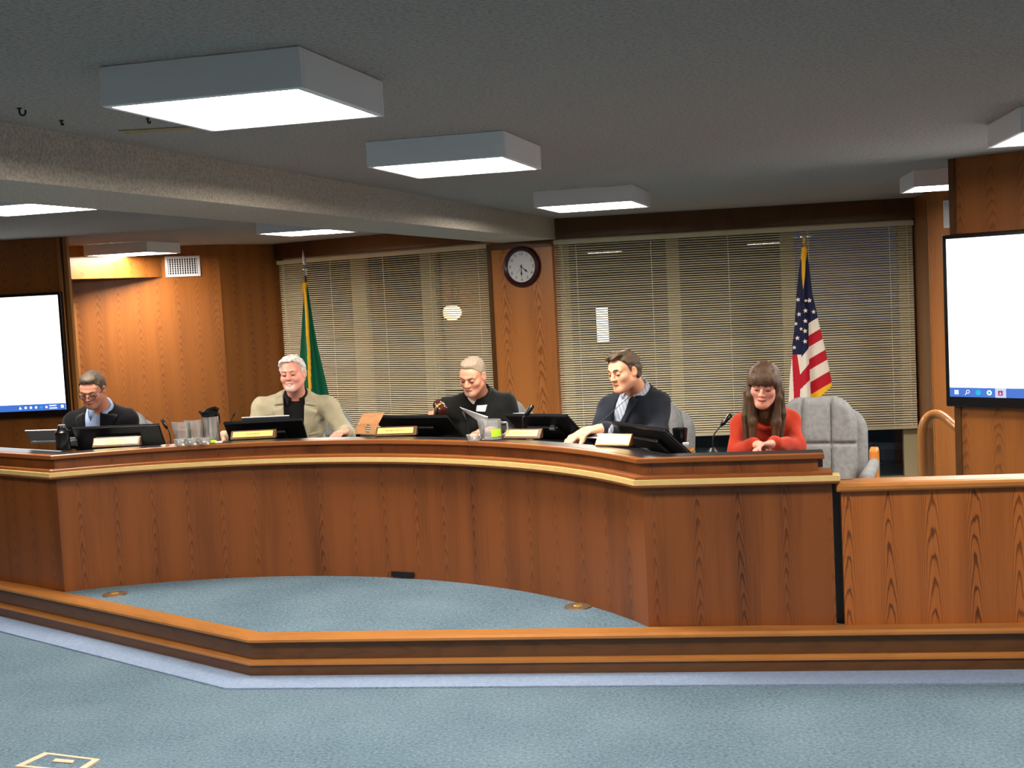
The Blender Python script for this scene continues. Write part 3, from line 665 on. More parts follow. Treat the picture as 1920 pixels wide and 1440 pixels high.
# ------------------------------------------------------------------ smooth bodies: signed distance + surface nets
def smin(a, b, k):
    h = np.maximum(k - np.abs(a - b), 0) / k; return np.minimum(a, b) - h * h * k * .25
class SDF:
    def __init__(s): s.p = []
    def add(s, fn, c, r, k=.01, sub=False): s.p.append((fn, np.asarray(c, float), r, k, sub)); return s
    def cone(s, a, b, ra, rb, k=.01, sub=False):
        a = np.asarray(a, float); b = np.asarray(b, float); ab = b - a; l2 = max(ab @ ab, 1e-12)
        def fn(P):
            t = np.clip(((P - a) @ ab) / l2, 0, 1); return np.linalg.norm(P - a - t[:, None] * ab, axis=1) - (ra + (rb - ra) * t)
        return s.add(fn, (a + b) / 2, np.sqrt(l2) / 2 + max(ra, rb), k, sub)
    def chain(s, pts, rs, k=.01, sub=False):
        for i in range(len(pts) - 1): s.cone(pts[i], pts[i + 1], rs[i], rs[i + 1], k, sub)
        return s
    def ell(s, c, r, R=None, k=.01, sub=False):
        c = np.asarray(c, float); r = np.asarray(r, float); R = np.eye(3) if R is None else R
        def fn(P):
            q = (P - c) @ R; k0 = np.linalg.norm(q / r, axis=1); k1 = np.linalg.norm(q / (r * r), axis=1) + 1e-9; return k0 * (k0 - 1) / k1
        return s.add(fn, c, r.max(), k, sub)
    def ev(s, P, prims=None):
        d = np.full(len(P), 1.0)
        for fn, c, r, k, sub in (s.p if prims is None else prims):
            if sub: d = -smin(-d, fn(P), k)
            else: d = smin(d, fn(P), k)
        return d
    def mesh(s, lo, hi, axes=None, h=.006, post=None, B=10):
        ax = axes if axes is not None else [np.arange(lo[i], hi[i] + h, h) for i in range(3)]
        n = [len(a) for a in ax]; val = np.ones(n, np.float32)
        for i0 in range(0, n[0], B):
            xs = ax[0][i0:i0 + B]
            for j0 in range(0, n[1], B):
                ys = ax[1][j0:j0 + B]
                for k0 in range(0, n[2], B):
                    zs = ax[2][k0:k0 + B]; c = V((xs[0] + xs[-1]) / 2, (ys[0] + ys[-1]) / 2, (zs[0] + zs[-1]) / 2)
                    rad = .5 * math.sqrt((xs[-1] - xs[0]) ** 2 + (ys[-1] - ys[0]) ** 2 + (zs[-1] - zs[0]) ** 2)
                    near = [p for p in s.p if np.linalg.norm(c - p[1]) < rad + p[2] + p[3] + .02]
                    if not any(not p[4] for p in near): continue
                    d0 = s.ev(c[None], near)[0]
                    if d0 < -rad * 1.6 - .03: val[i0:i0 + B, j0:j0 + B, k0:k0 + B] = -1; continue
                    if d0 > rad * 1.6 + .03: continue
                    g = np.stack(np.meshgrid(xs, ys, zs, indexing='ij'), -1).reshape(-1, 3)
                    d = s.ev(g, near)
                    if post is not None: d = post(g, d)
                    val[i0:i0 + B, j0:j0 + B, k0:k0 + B] = d.reshape(len(xs), len(ys), len(zs))
        return nets(val, ax)
def nets(val, ax):
    neg = val < 0; cnt = np.zeros([q - 1 for q in val.shape], np.int8)
    for a in (0, 1):
        for b in (0, 1):
            for c in (0, 1): cnt += neg[a:val.shape[0] - 1 + a, b:val.shape[1] - 1 + b, c:val.shape[2] - 1 + c]
    act = (cnt > 0) & (cnt < 8); idx = np.argwhere(act); vid = np.full(act.shape, -1, np.int64); vid[act] = np.arange(len(idx))
    acc = np.zeros((len(idx), 3)); num = np.zeros(len(idx)); I = idx
    cor = {(a, b, c): val[I[:, 0] + a, I[:, 1] + b, I[:, 2] + c].astype(float) for a in (0, 1) for b in (0, 1) for c in (0, 1)}
    pos = [[ax[d][I[:, d] + e] for e in (0, 1)] for d in range(3)]
    for d in range(3):
        for e in (0, 1):
            for f in (0, 1):
                k0 = [0, 0, 0]; o = [q for q in range(3) if q != d]; k0[o[0]] = e; k0[o[1]] = f; k1 = list(k0); k1[d] = 1
                v0, v1 = cor[tuple(k0)], cor[tuple(k1)]; m = (v0 < 0) != (v1 < 0); t = np.where(m, v0 / np.where(m, v0 - v1, 1), 0)
                P = np.stack([pos[q][k0[q]] + (t * (pos[q][1] - pos[q][0]) if q == d else 0) for q in range(3)], -1)
                acc += P * m[:, None]; num += m
    verts = acc / num[:, None]; faces = []
    for d in range(3):
        a = [slice(None)] * 3; b = [slice(None)] * 3; a[d] = slice(0, -1); b[d] = slice(1, None)
        s0, s1 = neg[tuple(a)], neg[tuple(b)]; E = np.argwhere(s0 != s1); o1, o2 = [(1, 2), (2, 0), (0, 1)][d]
        ok = (E[:, o1] > 0) & (E[:, o2] > 0) & (E[:, o1] < val.shape[o1] - 1) & (E[:, o2] < val.shape[o2] - 1); E = E[ok]
        def at(da, db):
            q = E.copy(); q[:, o1] += da; q[:, o2] += db; return vid[q[:, 0], q[:, 1], q[:, 2]]
        Q = np.stack([at(-1, -1), at(0, -1), at(0, 0), at(-1, 0)], -1)
        fl = ~s0[E[:, 0], E[:, 1], E[:, 2]]; Q[fl] = Q[fl][:, ::-1]; faces.append(Q)
    F = np.concatenate(faces); return verts, F[(F >= 0).all(1)]
def npmesh(name, verts, F, mat, parent, colr=None, smooth=True):
    c = (verts.min(0) + verts.max(0)) / 2
    me = bpy.data.meshes.new(name); me.vertices.add(len(verts)); me.vertices.foreach_set('co', (verts - c).astype(np.float32).ravel())
    me.loops.add(len(F) * 4); me.loops.foreach_set('vertex_index', F.astype(np.int32).ravel()); me.polygons.add(len(F))
    me.polygons.foreach_set('loop_start', np.arange(0, len(F) * 4, 4, dtype=np.int32)); me.polygons.foreach_set('loop_total', np.full(len(F), 4, np.int32))
    me.polygons.foreach_set('use_smooth', np.ones(len(F), bool)); me.materials.append(mat)
    if colr is not None:
        at = me.color_attributes.new('Col', 'FLOAT_COLOR', 'POINT'); at.data.foreach_set('color', np.c_[colr, np.ones(len(colr))].astype(np.float32).ravel())
    me.update(); me.validate(); o = bpy.data.objects.new(name, me); col.objects.link(o); o.location = tuple(c)
    if parent is not None: setparent(o, parent)
    return o
def axis(lo, hi, fine, hf, hc):
    """grid line positions: step hf inside the fine intervals, hc elsewhere"""
    out = [lo]; x = lo
    while x < hi: x += hf if any(a <= x <= b for a, b in fine) else hc; out.append(x)
    return np.array(out)

M['lash'] = plain('lash_line', (44, 30, 26), .6)
M['skin'] = (lambda k: (k.link(k.new('ShaderNodeVertexColor', layer_name='Col').outputs[0], k.b.inputs['Base Color']), k.b.inputs.__getitem__('Roughness').__setattr__('default_value', .48),
                        k.b.inputs['Subsurface Weight'].__setattr__('default_value', .12), k.b.inputs['Subsurface Radius'].__setattr__('default_value', (.012, .005, .003)), k.m)[-1])(NT('skin'))
M['eyeball'] = plain('eye_white', (225, 220, 214), .2); M['iris'] = plain('iris', (52, 44, 40), .2); M['teeth'] = plain('teeth', (235, 230, 218), .3)
def hairmat(name, a, b, rough=.55, sx=160):
    k = NT(name); o = k.obj(); sp = k.new('ShaderNodeSeparateXYZ'); k.link(o, sp.inputs[0])
    n = k.noise(k.comb(k.math('MULTIPLY', sp.outputs[0], sx), k.math('MULTIPLY', sp.outputs[1], sx), k.math('MULTIPLY', sp.outputs[2], 14.)), 1.0, 3, .7)
    k.link(k.ramp(n, [(.3, lin(a)), (.7, lin(b))]), k.b.inputs['Base Color']); k.b.inputs['Roughness'].default_value = rough; k.bump(n, .7, .004); return k.m
def cloth(name, a, b=None, scale=900, rough=.85, stripes=None, vary=None):
    k = NT(name); o = k.obj(); n = k.noise(o, scale, 2); m = k.noise(o, 14, 2)
    b = b or tuple(min(255, x * 1.12 + 3) for x in a)
    f = k.math('ADD', k.math('MULTIPLY', n, .7), k.math('MULTIPLY', m, .3))
    c = k.ramp(f, [(.35, lin(a)), (.65, lin(b))])
    if stripes:
        sp = k.new('ShaderNodeSeparateXYZ'); k.link(o, sp.inputs[0])
        s_ = k.math('GREATER_THAN', k.math('FRACT', k.math('MULTIPLY', k.math('ADD', sp.outputs[0], k.math('MULTIPLY', sp.outputs[2], .25)), stripes[0])), .72); c = k.mix(k.math('MULTIPLY', s_, .6), c, lin(stripes[1]))
    k.link(c, k.b.inputs['Base Color']); k.b.inputs['Roughness'].default_value = rough; k.b.inputs['Specular IOR Level'].default_value = .15
    k.b.inputs['Sheen Weight'].default_value = .1
    k.bump(k.math('ADD', k.math('MULTIPLY', n, .25), k.math('MULTIPLY', k.noise(o, 30, 2), 1.0)), .35, .01); return k.m

def frame3(up, fwd):
    z = unit(up); y = unit(np.asarray(fwd, float) - z * (np.asarray(fwd) @ z)); return np.stack([np.cross(y, z), y, z], 1)   # columns x,y,z ; x = the person's right
def torso_fn(p, R, L, prof, grow=0.0, yoff=0.0, wr=0.0):
    zs, ws, ds, yo = [np.array(q) for q in zip(*prof)]
    def fn(P):
        q = (P - p) @ R; t = np.clip(q[:, 2] / L, -.12, 1.0)
        w = np.interp(t, zs, ws) + grow; d = np.interp(t, zs, ds) + grow; y0 = np.interp(t, zs, yo)
        k = np.sqrt((q[:, 0] / w) ** 2 + ((q[:, 1] - y0 - yoff) / d) ** 2); r = (k - 1) * np.minimum(w, d)
        if wr: r = r + wr * np.sin(q[:, 2] * 62 + 5 * np.sin(q[:, 0] * 17 + 1.3)) * np.clip(1.2 - np.abs(t - .35) * 2.2, 0, 1)
        e = np.maximum(-.12 * L - q[:, 2], q[:, 2] - L); return np.maximum(r, e)
    return fn
PROF_M = [(-.12, .165, .125, -.01), (0, .172, .128, 0), (.3, .158, .118, .012), (.6, .172, .122, .008), (.8, .170, .112, -.002), (.9, .135, .09, -.012), (.96, .082, .07, -.014), (1, .058, .06, -.012)]
PROF_F = [(-.12, .16, .12, -.01), (0, .165, .122, 0), (.3, .132, .1, .008), (.6, .145, .118, .02), (.8, .142, .095, -.002), (.9, .11, .075, -.012), (.96, .066, .06, -.014), (1, .05, .052, -.012)]

def head_prims(S, c, R, s, neck, smile=0.0, fem=False, jowl=0.0):
    L = lambda *q: c + R @ (V(*q) * s)
    S.chain([neck + (neck - c) * .18, L(0, -.03, -.04)], [.066 * s if not fem else .055 * s, .058 * s if not fem else .05 * s], .02)
    S.ell(L(0, -.016, .034), V(.077, .097, .086) * s, R, .02)
    S.ell(L(0, .03, -.04), V(.064 + jowl, .06, .078) * s, R, .03)
    S.ell(L(0, .055, .036), V(.058, .034, .04) * s, R, .02)
    for g in (-1, 1):
        S.cone(L(g * .054, .0, -.058), L(g * .02, .066, -.1), .019 * s, .018 * s, .028)
        S.ell(L(g * .042, .058, -.024), V(.024, .022, .022) * s, R, .022)
        S.cone(L(g * .012, .09, .021), L(g * .046, .074, .019), .0095 * s, .008 * s, .014)
    S.ell(L(0, .074, -.1), V(.024, .018, .019) * s, R, .02)
    for g in (-1, 1):
        S.ell(L(g * .032, .1, .0), V(.019, .02, .0135) * s, R, .014, True)
    S.chain([L(0, .086, .016), L(0, .099, -.012), L(0, .1065, -.031)], [.0075 * s, .0085 * s, .0118 * s], .01)
    for g in (-1, 1):
        S.ell(L(g * .0125, .099, -.034), V(.0085, .011, .008) * s, R, .007)
        S.ell(L(g * .0075, .104, -.0415), V(.0035, .005, .003) * s, R, .003, True)
        # upper lid, half closed, and lower lid
        S.ell(L(g * .032, .0785, .0022), V(.0155, .0142, .0118) * s, R, .005)
    w = .021 + .008 * smile; up = .009 * smile
    S.chain([L(-w, .082 - .006 * smile, -.064 + up), L(-.009, .092, -.0615), L(0, .0925, -.063), L(.009, .092, -.0615), L(w, .082 - .006 * smile, -.064 + up)], [.003 * s, .0058 * s, .0052 * s, .0058 * s, .003 * s], .006)
    S.chain([L(-w * .8, .082, -.072 + up * .7), L(0, .091, -.0745 - .002 * smile), L(w * .8, .082, -.072 + up * .7)], [.003 * s, .0066 * s, .003 * s], .006)
    S.chain([L(-w, .09 - .004 * smile, -.0675 + up), L(0, .1, -.0685 - .0015 * smile), L(w, .09 - .004 * smile, -.0675 + up)], [.0012 * s, (.0018 + .0032 * smile) * s, .0012 * s], .003, True)
    if smile:
        for g in (-1, 1): S.ell(L(g * .044, .07, -.036), V(.017, .016, .017) * s, R, .016)
    for g in (-1, 1):
        Re = R @ np.array(Matrix.Rotation(g * .35, 3, 'Z')); 
        S.ell(L(g * .08, -.006, -.006), V(.0085, .021, .033) * s, Re, .008)
        S.ell(L(g * .087, -.001, -.002), V(.006, .012, .02) * s, Re, .005, True)
    return L
def hand_prims(S, wr, f, n, side, s=1.0, curl=(.35, .45, .3), spread=.05, thumb=.5):
    """wr wrist, f toward the knuckles, n out of the palm, side +1/-1 where the thumb leaves"""
    f = unit(f); n = unit(n - f * (n @ f)); l = np.cross(n, f) * side   # toward the thumb
    K = [wr + f * .088 * s + l * o * s for o in (.029, .010, -.010, -.028)]
    S.cone(wr - f * .01, wr + f * .03 * s, .026 * s, .026 * s, .012)
    for i, kk in enumerate(K): S.cone(wr + f * .02 * s + l * (.015 - .01 * i) * s, kk, .017 * s, .0125 * s, .012)
    for i, kk in enumerate(K):
        d = unit(f + l * spread * (1.5 - i)); p = kk; r = (.0098, .0102, .0098, .0086)[i] * s; m = d; nn = n
        for j, ln in enumerate(((.043, .027, .021), (.047, .03, .022), (.044, .028, .021), (.034, .021, .019))[i]):
            a = curl[j]; m, nn = unit(m * math.cos(a) + nn * math.sin(a)), unit(nn * math.cos(a) - m * math.sin(a))
            q = p + m * ln * s; S.cone(p, q, r, r * .92, .004); p = q; r *= .92
    t0 = wr + f * .028 * s + l * .024 * s; d = unit(f * .62 + l * .72 + n * .35); t1 = t0 + d * .042 * s; d2 = unit(f * (.9 - .2 * thumb) + l * .25 + n * thumb); t2 = t1 + d2 * .033 * s; t3 = t2 + unit(d2 + n * .25 * thumb) * .026 * s
    S.chain([t0, t1, t2, t3], [.0155 * s, .0125 * s, .0108 * s, .009 * s], .006)

PS = .83
def person(label, cfg):
    g = cfg; fem = g.get('fem', False); s = g['hs'] = g['hs'] * PS
    hc = g['head']; neck = g['neck']; pel = g['pelvis']; fw = g['body_fwd']
    L = np.linalg.norm(neck - pel) ; TR = frame3(neck - pel, fw); prof = PROF_F if fem else PROF_M; ts = g.get('bulk', 1.0) * .88; prof = [(a, b * ts, c * ts, d) for a, b, c, d in prof]
    # head axes: yaw from the line to the camera (+ = toward picture left), pitch down, roll
    tc = unit((CC - hc) * V(1, 1, 0)); ya = math.radians(g['yaw']); f0 = V(tc[0] * math.cos(ya) + tc[1] * math.sin(ya), -tc[0] * math.sin(ya) + tc[1] * math.cos(ya), 0)
    pi_ = math.radians(g['pitch']); ff = f0 * math.cos(pi_) - V(0, 0, 1) * math.sin(pi_); uu = f0 * math.sin(pi_) + V(0, 0, 1) * math.cos(pi_)
    xx = np.cross(ff, uu); ro = math.radians(g.get('roll', 0)); uu = uu * math.cos(ro) + xx * math.sin(ro); HR = frame3(uu, ff)
    root = empty('person', (pel[0], pel[1], ZD), label, 'person')
    # ---- body skin
    S = SDF(); S.add(torso_fn(pel, TR, L, prof), (pel + neck) / 2, L * .62 + .1, .03)
    ar = (.85 if fem else 1.0) * .86
    for q, sd in (('L', -1), ('R', 1)):
        sh, el, wr = g['sh' + q], g['el' + q], g['wr' + q]
        S.cone(neck - TR[:, 2] * .05 + TR[:, 0] * 0, sh, .05 * ar, .056 * ar, .05)
        S.chain([sh, el, wr], [.05 * ar, .04 * ar, .028 * ar], .025)
        hp = g['h' + q]; hand_prims(S, wr, hp['f'], hp['n'], hp['side'], (.9 if fem else 1.0) * .86 * hp.get('s', 1.0), hp.get('curl', (.35, .45, .3)), hp.get('spread', .06), hp.get('thumb', .4))
    lat = TR[:, 0] * V(1, 1, 0); fwd = unit(TR[:, 1] * V(1, 1, 0)); lat = unit(lat)
    for sd in (-1, 1):
        hip = pel + lat * sd * .09 - V(0, 0, .03); kn = hip + fwd * .40 + lat * sd * .05; kn[2] = max(ZD + .40, hip[2] - .05); an = V(*(kn[:2] + fwd[:2] * .02), ZD + .08); toe = an + fwd * .17 - V(0, 0, .045)
        S.chain([hip, kn, an], [.08, .056, .04], .03); S.cone(an - V(0, 0, .03), toe, .036, .03, .02)
    Lf = head_prims(S, hc, HR, s, neck, g.get('smile', 0), fem, g.get('jowl', 0))
    pts = np.array([g[k] for k in ('shL', 'shR', 'elL', 'elR', 'wrL', 'wrR', 'pelvis', 'head')])
    fine = [[], [], []]; hb = .13 * s
    for a in range(3): fine[a].append((hc[a] - hb, hc[a] + hb))
    for q in 'LR':
        if g['h' + q].get('seen'):
            hcn = g['wr' + q] + unit(g['h' + q]['f']) * .08
            for a in range(3): fine[a].append((hcn[a] - .085, hcn[a] + .085))
    knee = pel + fwd * .65
    lo = np.minimum(pts.min(0), knee) - .2; hi = np.maximum(pts.max(0), knee) + .2; lo[2] = ZD - .01; hi[2] = hc[2] + .15
    ax = [axis(lo[a], hi[a], fine[a], .0033, .011) for a in range(3)]
    v, F = S.mesh(None, None, ax)
    # colour of the skin: base, lips, cheeks, beard shade, brow
    q = (v - hc) @ HR / s; base = np.array(lin(g['skin'])[:3]); C = np.tile(base, (len(v), 1)); X, Y, Z = q.T; face = (np.abs(Z) < .16) & (np.linalg.norm(q, axis=1) < .16)
    def blend(mask, c): nonlocal C; mask = np.clip(mask * face, 0, 1)[:, None]; C = C * (1 - mask) + np.array(lin(c)[:3]) * mask
    blend(.22 * np.exp(-((np.abs(X) - .042) ** 2 + (Z + .03) ** 2) / .0007) * (Y > .03), g.get('flush', (214, 128, 108)))
    blend(.2 * np.exp(-(X ** 2 + (Z + .03) ** 2) / .0003) * (Y > .085), g.get('flush', (214, 128, 108)))
    sm = g.get('smile', 0)
    blend(.8 * np.exp(-np.maximum(0, np.abs(X) - .016 - .006 * sm) ** 2 / 3e-5) * np.exp(-(Z + .068 - 5 * sm * X * X) ** 2 / 5e-5) * (Y > .07), g.get('lip', (170, 92, 84)))
    blend(.9 * np.exp(-(Z + .0685 - 6 * sm * X * X) ** 2 / 9e-6) * (np.abs(X) < .024 + .008 * sm) * (Y > .07), (92, 44, 40))
    lid = np.exp(-((np.abs(X) - .032) ** 2 / 1.2e-4 + (Z + .0075) ** 2 / 8e-6)); blend(.9 * lid * (Y > .07), g.get('lash', (70, 48, 40)))
    blend(.3 * np.exp(-((np.abs(X) - .032) ** 2 / 2e-4 + (Z - .004) ** 2 / 1e-4)) * (Y > .06), g.get('lidc', (164, 104, 88)))
    if 'beard' in g:
        jaw = np.clip((-.045 - Z) / .02, 0, 1) * np.clip((Y - .0) / .02, 0, 1) * (Z > -.128)
        if g.get('goatee'): jaw = jaw * np.clip((.04 - np.abs(X)) / .012, 0, 1)
        mouth = np.exp(-((X / .026) ** 4 + ((Z + .069) / .01) ** 4)); blend(g['beard'][1] * jaw * (1 - mouth), g['beard'][0])
    npmesh('body', v, F, M['skin'], root, C)
    # ---- eyes, brows
    for sd in (-1, 1):
        c = Lf(sd * .032, .0765, -.0015); mb = MB(); n_, m_ = 12, 8
        mb.lathe([(.0128 * s * math.sin(math.pi * i / m_), -.0128 * s * math.cos(math.pi * i / m_)) for i in range(m_ + 1)], n_, lambda p: c + HR @ V(p[0], p[2], -p[1]))
        e = mb.build('eye', M['eyeball'], root, True)
        ic = c + HR @ (V(g.get('gaze', 0) * .004, .0118, -.004) * s); mb = MB(); mb.lathe([(0, .0016), (.0045 * s, .0008), (.0052 * s, -.001)], 12, lambda p: ic + HR @ V(p[0], p[2], p[1])); mb.build('iris', M['iris'], e, True)
        mb = MB(); bz = .002 if g.get('frown') else 0
        lm = MB(); lm.tube([Lf(sd * .018, .084, -.0065), Lf(sd * .026, .0905, -.0085), Lf(sd * .034, .0918, -.0088), Lf(sd * .042, .0885, -.0075), Lf(sd * .048, .081, -.0045)], [.001 * s, .0019 * s, .0021 * s, .0019 * s, .001 * s], 6); lm.build('eyelash', M['lash'], root, True)
        mb.tube([Lf(sd * .013, .1, .0215 - bz), Lf(sd * .026, .0985, .0265), Lf(sd * .038, .091, .0268), Lf(sd * .05, .077, .0215)], [.0026 * s, .0045 * s, .004 * s, .0016 * s], 6); mb.build('eyebrow', g['browm'], root, True)
    if sm > .5:
        mb = MB(); mb.tube([Lf(-.019, .0835, -.0635), Lf(-.01, .0905, -.0675), Lf(0, .0925, -.0685), Lf(.01, .0905, -.0675), Lf(.019, .0835, -.0635)], .0034 * s, 8); mb.build('teeth', M['teeth'], root, True)
    return root, S, TR, HR, Lf, L, prof, lat, fwd
def hair_cap(name, root, hc, HR, s, mat, t, bound, noise, bulge=(), h=.0042, ears=True, wave=0.0, seed=0):
    S = SDF(); Lf = lambda *q: hc + HR @ (V(*q) * s)
    S.ell(Lf(0, -.016, .034), V(.077 + t, .097 + t, .086 + t) * s, HR, .01); S.ell(Lf(0, .05, .036), V(.06 + t * .8, .036 + t, .04 + t) * s, HR, .02); S.ell(Lf(0, -.035, -.02), V(.066 + t, .07 + t, .06) * s, HR, .03)
    for c, r, k in bulge: S.ell(Lf(*c), V(*r) * s, HR, k)
    ys, zs = zip(*bound); r_ = np.random.default_rng(seed); ph = r_.uniform(0, 6.28, 12); fr = r_.normal(size=(12, 3)); fr = fr / np.linalg.norm(fr, axis=1)[:, None]
    def post(P, d):
        q = (P - hc) @ HR / s; cut = (np.interp(q[:, 1], ys, zs) - q[:, 2]) * .75 * s
        nz = sum(np.sin(q @ (fr[i] * (90 + 22 * i) * np.array([1, .55, 1.0])) + ph[i]) for i in range(12)) / 4.0
        d = d + noise * nz
        if wave: d = d + wave * np.sin(q[:, 0] * 95 + 30 * q[:, 1] + 2.5 * np.sin(q[:, 2] * 60))
        d = np.maximum(d, cut + noise * nz)
        if not ears: return d
        ear = ((np.abs(q[:, 0]) - .086) / .016) ** 2 + ((q[:, 1] + .006) / .02) ** 2 + ((q[:, 2] + .008) / .034) ** 2
        return np.maximum(d, (1 - np.sqrt(ear)) * .014)
    lo = hc - .16 * s - .02; hi = hc + .16 * s + .02; v, F = S.mesh(lo, hi, None, h, post); return npmesh(name, v, F, mat, root)
def sleeve(S, g, q, r, k=.025, cut=.016):
    sh, el, wr = g['sh' + q], g['el' + q], g['wr' + q]; e = wr - unit(wr - el) * cut
    S.chain([sh, el, e], r, k)
def front_patch(S, TR, pel, corners, nu=10, nv=14, lift=.008, thick=.004):
    """a piece of cloth lying on the front of the torso: bilinear patch of (x, z) torso coordinates dropped onto the surface"""
    c = [V(*q) for q in corners]; vs = []
    for j in range(nv + 1):
        for i in range(nu + 1):
            a, b = i / nu, j / nv; vs.append((c[0] * (1 - a) + c[1] * a) * (1 - b) + (c[3] * (1 - a) + c[2] * a) * b)
    vs = np.array(vs); P = pel + np.outer(vs[:, 0], TR[:, 0]) + np.outer(vs[:, 1], TR[:, 2]) + TR[:, 1] * .34
    for _ in range(40): d = S.ev(P) - lift; P = P - TR[:, 1] * np.clip(d, -.01, .03)[:, None] * .8
    n = len(P); back = P - TR[:, 1] * (thick + lift); verts = np.vstack([P, back]); fs = []
    for j in range(nv):
        for i in range(nu):
            a = j * (nu + 1) + i; fs.append((a, a + 1, a + nu + 2, a + nu + 1)); fs.append((n + a, n + a + nu + 1, n + a + nu + 2, n + a + 1))
    rim = list(range(nu + 1)) + [(j + 1) * (nu + 1) - 1 for j in range(1, nv + 1)] + [nv * (nu + 1) + i for i in range(nu - 1, -1, -1)] + [j * (nu + 1) for j in range(nv - 1, 0, -1)]
    for a, b in zip(rim, rim[1:] + rim[:1]): fs.append((a, n + a, n + b, b))
    return verts, np.array(fs)
def garment(root, name, mat, g, TR, L, prof, grow, arms, vneck=None, wr=.003, h=.0065, cutz=None, arm_r=None, top=.93, collarcut=True):
    pel = g['pelvis']; neck = g['neck']; S = SDF(); S.add(torso_fn(pel, TR, L, prof, grow, 0, wr), (pel + neck) / 2, L * .62 + .12, .03)
    sc_ = (.9 if g.get('fem') else 1.0) * .85; ar = arm_r or (.064, .054, .042)
    for q in 'LR':
        S.cone(neck - TR[:, 2] * .055, g['sh' + q], .05 * sc_ + grow * .7, ar[0] * sc_, .05)
        if arms: sleeve(S, g, q, [x * sc_ for x in ar])
    SL = SDF()
    for q in 'LR': sleeve(SL, g, q, [x * sc_ for x in ar])
    ph = rng.uniform(0, 6.28, 6)
    def post(P, d):
        q = (P - pel) @ TR
        d = d + .0022 * (np.sin(q[:, 2] * 55 + q[:, 0] * 38 + ph[0]) + .7 * np.sin(q[:, 0] * 75 - q[:, 2] * 31 + q[:, 1] * 40 + ph[1])) * (1.0 if arms else .3)
        d = np.maximum(d, -(q[:, 2] + .12 * L))
        # neck hole
        nk = np.linalg.norm(((P - (neck + TR[:, 2] * .02)) @ TR) / np.array([.066, .07, .085]) / sc_, axis=1); d = np.maximum(d, (1 - nk) * .06)
        if vneck:
            ea, eb = vneck[:2]; z0 = vneck[2]; zz = np.maximum(q[:, 2], z0 - .1); xa, xb = edge_at(ea, zz), edge_at(eb, zz); sg = np.sign(ea[0][0] - eb[0][0]); e = (np.abs(q[:, 0] - (xa + xb) / 2) - sg * (xa - xb) / 2) * .8
            e = np.maximum(e, z0 - q[:, 2]); e = np.maximum(e, -q[:, 1]); d0 = SL.ev(P) + .0; d = np.minimum(np.maximum(d, -e), np.where(d0 < .03, np.maximum(d, d0), 1)) if arms else np.maximum(d, -e)
        return d
    pts = np.array([g[k] for k in ('shL', 'shR', 'elL', 'elR', 'wrL', 'wrR', 'pelvis', 'neck')]); lo = pts.min(0) - .19; hi = pts.max(0) + .17; lo[2] = max(lo[2], ZD + .2)
    v, F = S.mesh(lo, hi, None, h, post); o = npmesh(name, v, F, mat, root); return o, S
def collar(root, mat, g, TR, HR, r=.066, hgt=.034, opening=.5, name='collar', drop=.05, wing=.05):
    r *= .86; hgt *= .9; drop *= .9
    """shirt collar: an open band round the neck with two fold-over points"""
    c = g['neck'] + TR[:, 2] * .0; mb = MB(); n = 22; a0 = opening
    up = unit(TR[:, 2] * .8 + (g['head'] - g['neck']) / np.linalg.norm(g['head'] - g['neck']) * .4); fr_ = frame3(up, TR[:, 1])
    ring = []
    for i in range(n + 1):
        t = a0 + (2 * math.pi - 2 * a0) * i / n; d = fr_ @ V(math.sin(t), math.cos(t) * 1.02, 0); back = .5 - .5 * math.cos(t)
        e = abs(1 - 2 * i / n) ** 6
        top = c + d * (r - .004) + up * (hgt * (.55 + .45 * back)); fold = c + d * (r + .006) + up * (hgt * (.5 + .45 * back)); low = c + d * (r + .016 + .012 * e) + up * (-.012 - drop * e * .75 + .012 * back) + fr_ @ V(math.sin(t), 0, 0) * wing * e * .5
        inn = c + d * (r - .008) - up * .02
        ring.append((inn, top, fold, low, low - d * .004))
    vs = [q for rr in ring for q in rr]; fs = []
    for i in range(n):
        for j in range(5): k = (j + 1) % 5; fs.append((i * 5 + j, i * 5 + k, (i + 1) * 5 + k, (i + 1) * 5 + j))
    fs += [[0, 1, 2, 3, 4][::-1], [n * 5 + j for j in range(5)]]
    mb.add(vs, fs); return mb.build(name, mat, root, True)
def hit(S, x, y, y0, pel, TR):
    d = unit(ray(x, y)); p = CC + d * (y0 - .5)
    for _ in range(120): p = p + d * float(np.clip(S.ev(p[None])[0], -.01, .05)) * .8
    q = (p - pel) @ TR; return q[0], q[2]
def vfit(S, y0, pel, TR, pl, pr):
    """opening of a jacket from the two measured edges [(x, y) upper, (x, y) lower] of the shirt that shows"""
    a, b = [hit(S, *p, y0, pel, TR) for p in pl], [hit(S, *p, y0, pel, TR) for p in pr]
    return (a, b)
def edge_at(e, z): (x1, z1), (x0, z0) = e; return x0 + (x1 - x0) * (z - z0) / (z1 - z0)
def lapel(root, mat, S, TR, pel, y0, quad, name='lapel', nu=8, nv=14, lift=.024):
    c = [hit(S, *p, y0, pel, TR) for p in quad]; v, F = front_patch(S, TR, pel, c, nu, nv, lift, .006); npmesh(name, v, F, mat, root)
def button(root, S, TR, pel, x, z, r, mat):
    v, F = front_patch(S, TR, pel, [(x - r, z - r), (x + r, z - r), (x + r, z + r), (x - r, z + r)], 3, 3, .005, .003); return npmesh('button', v, F, mat, root)

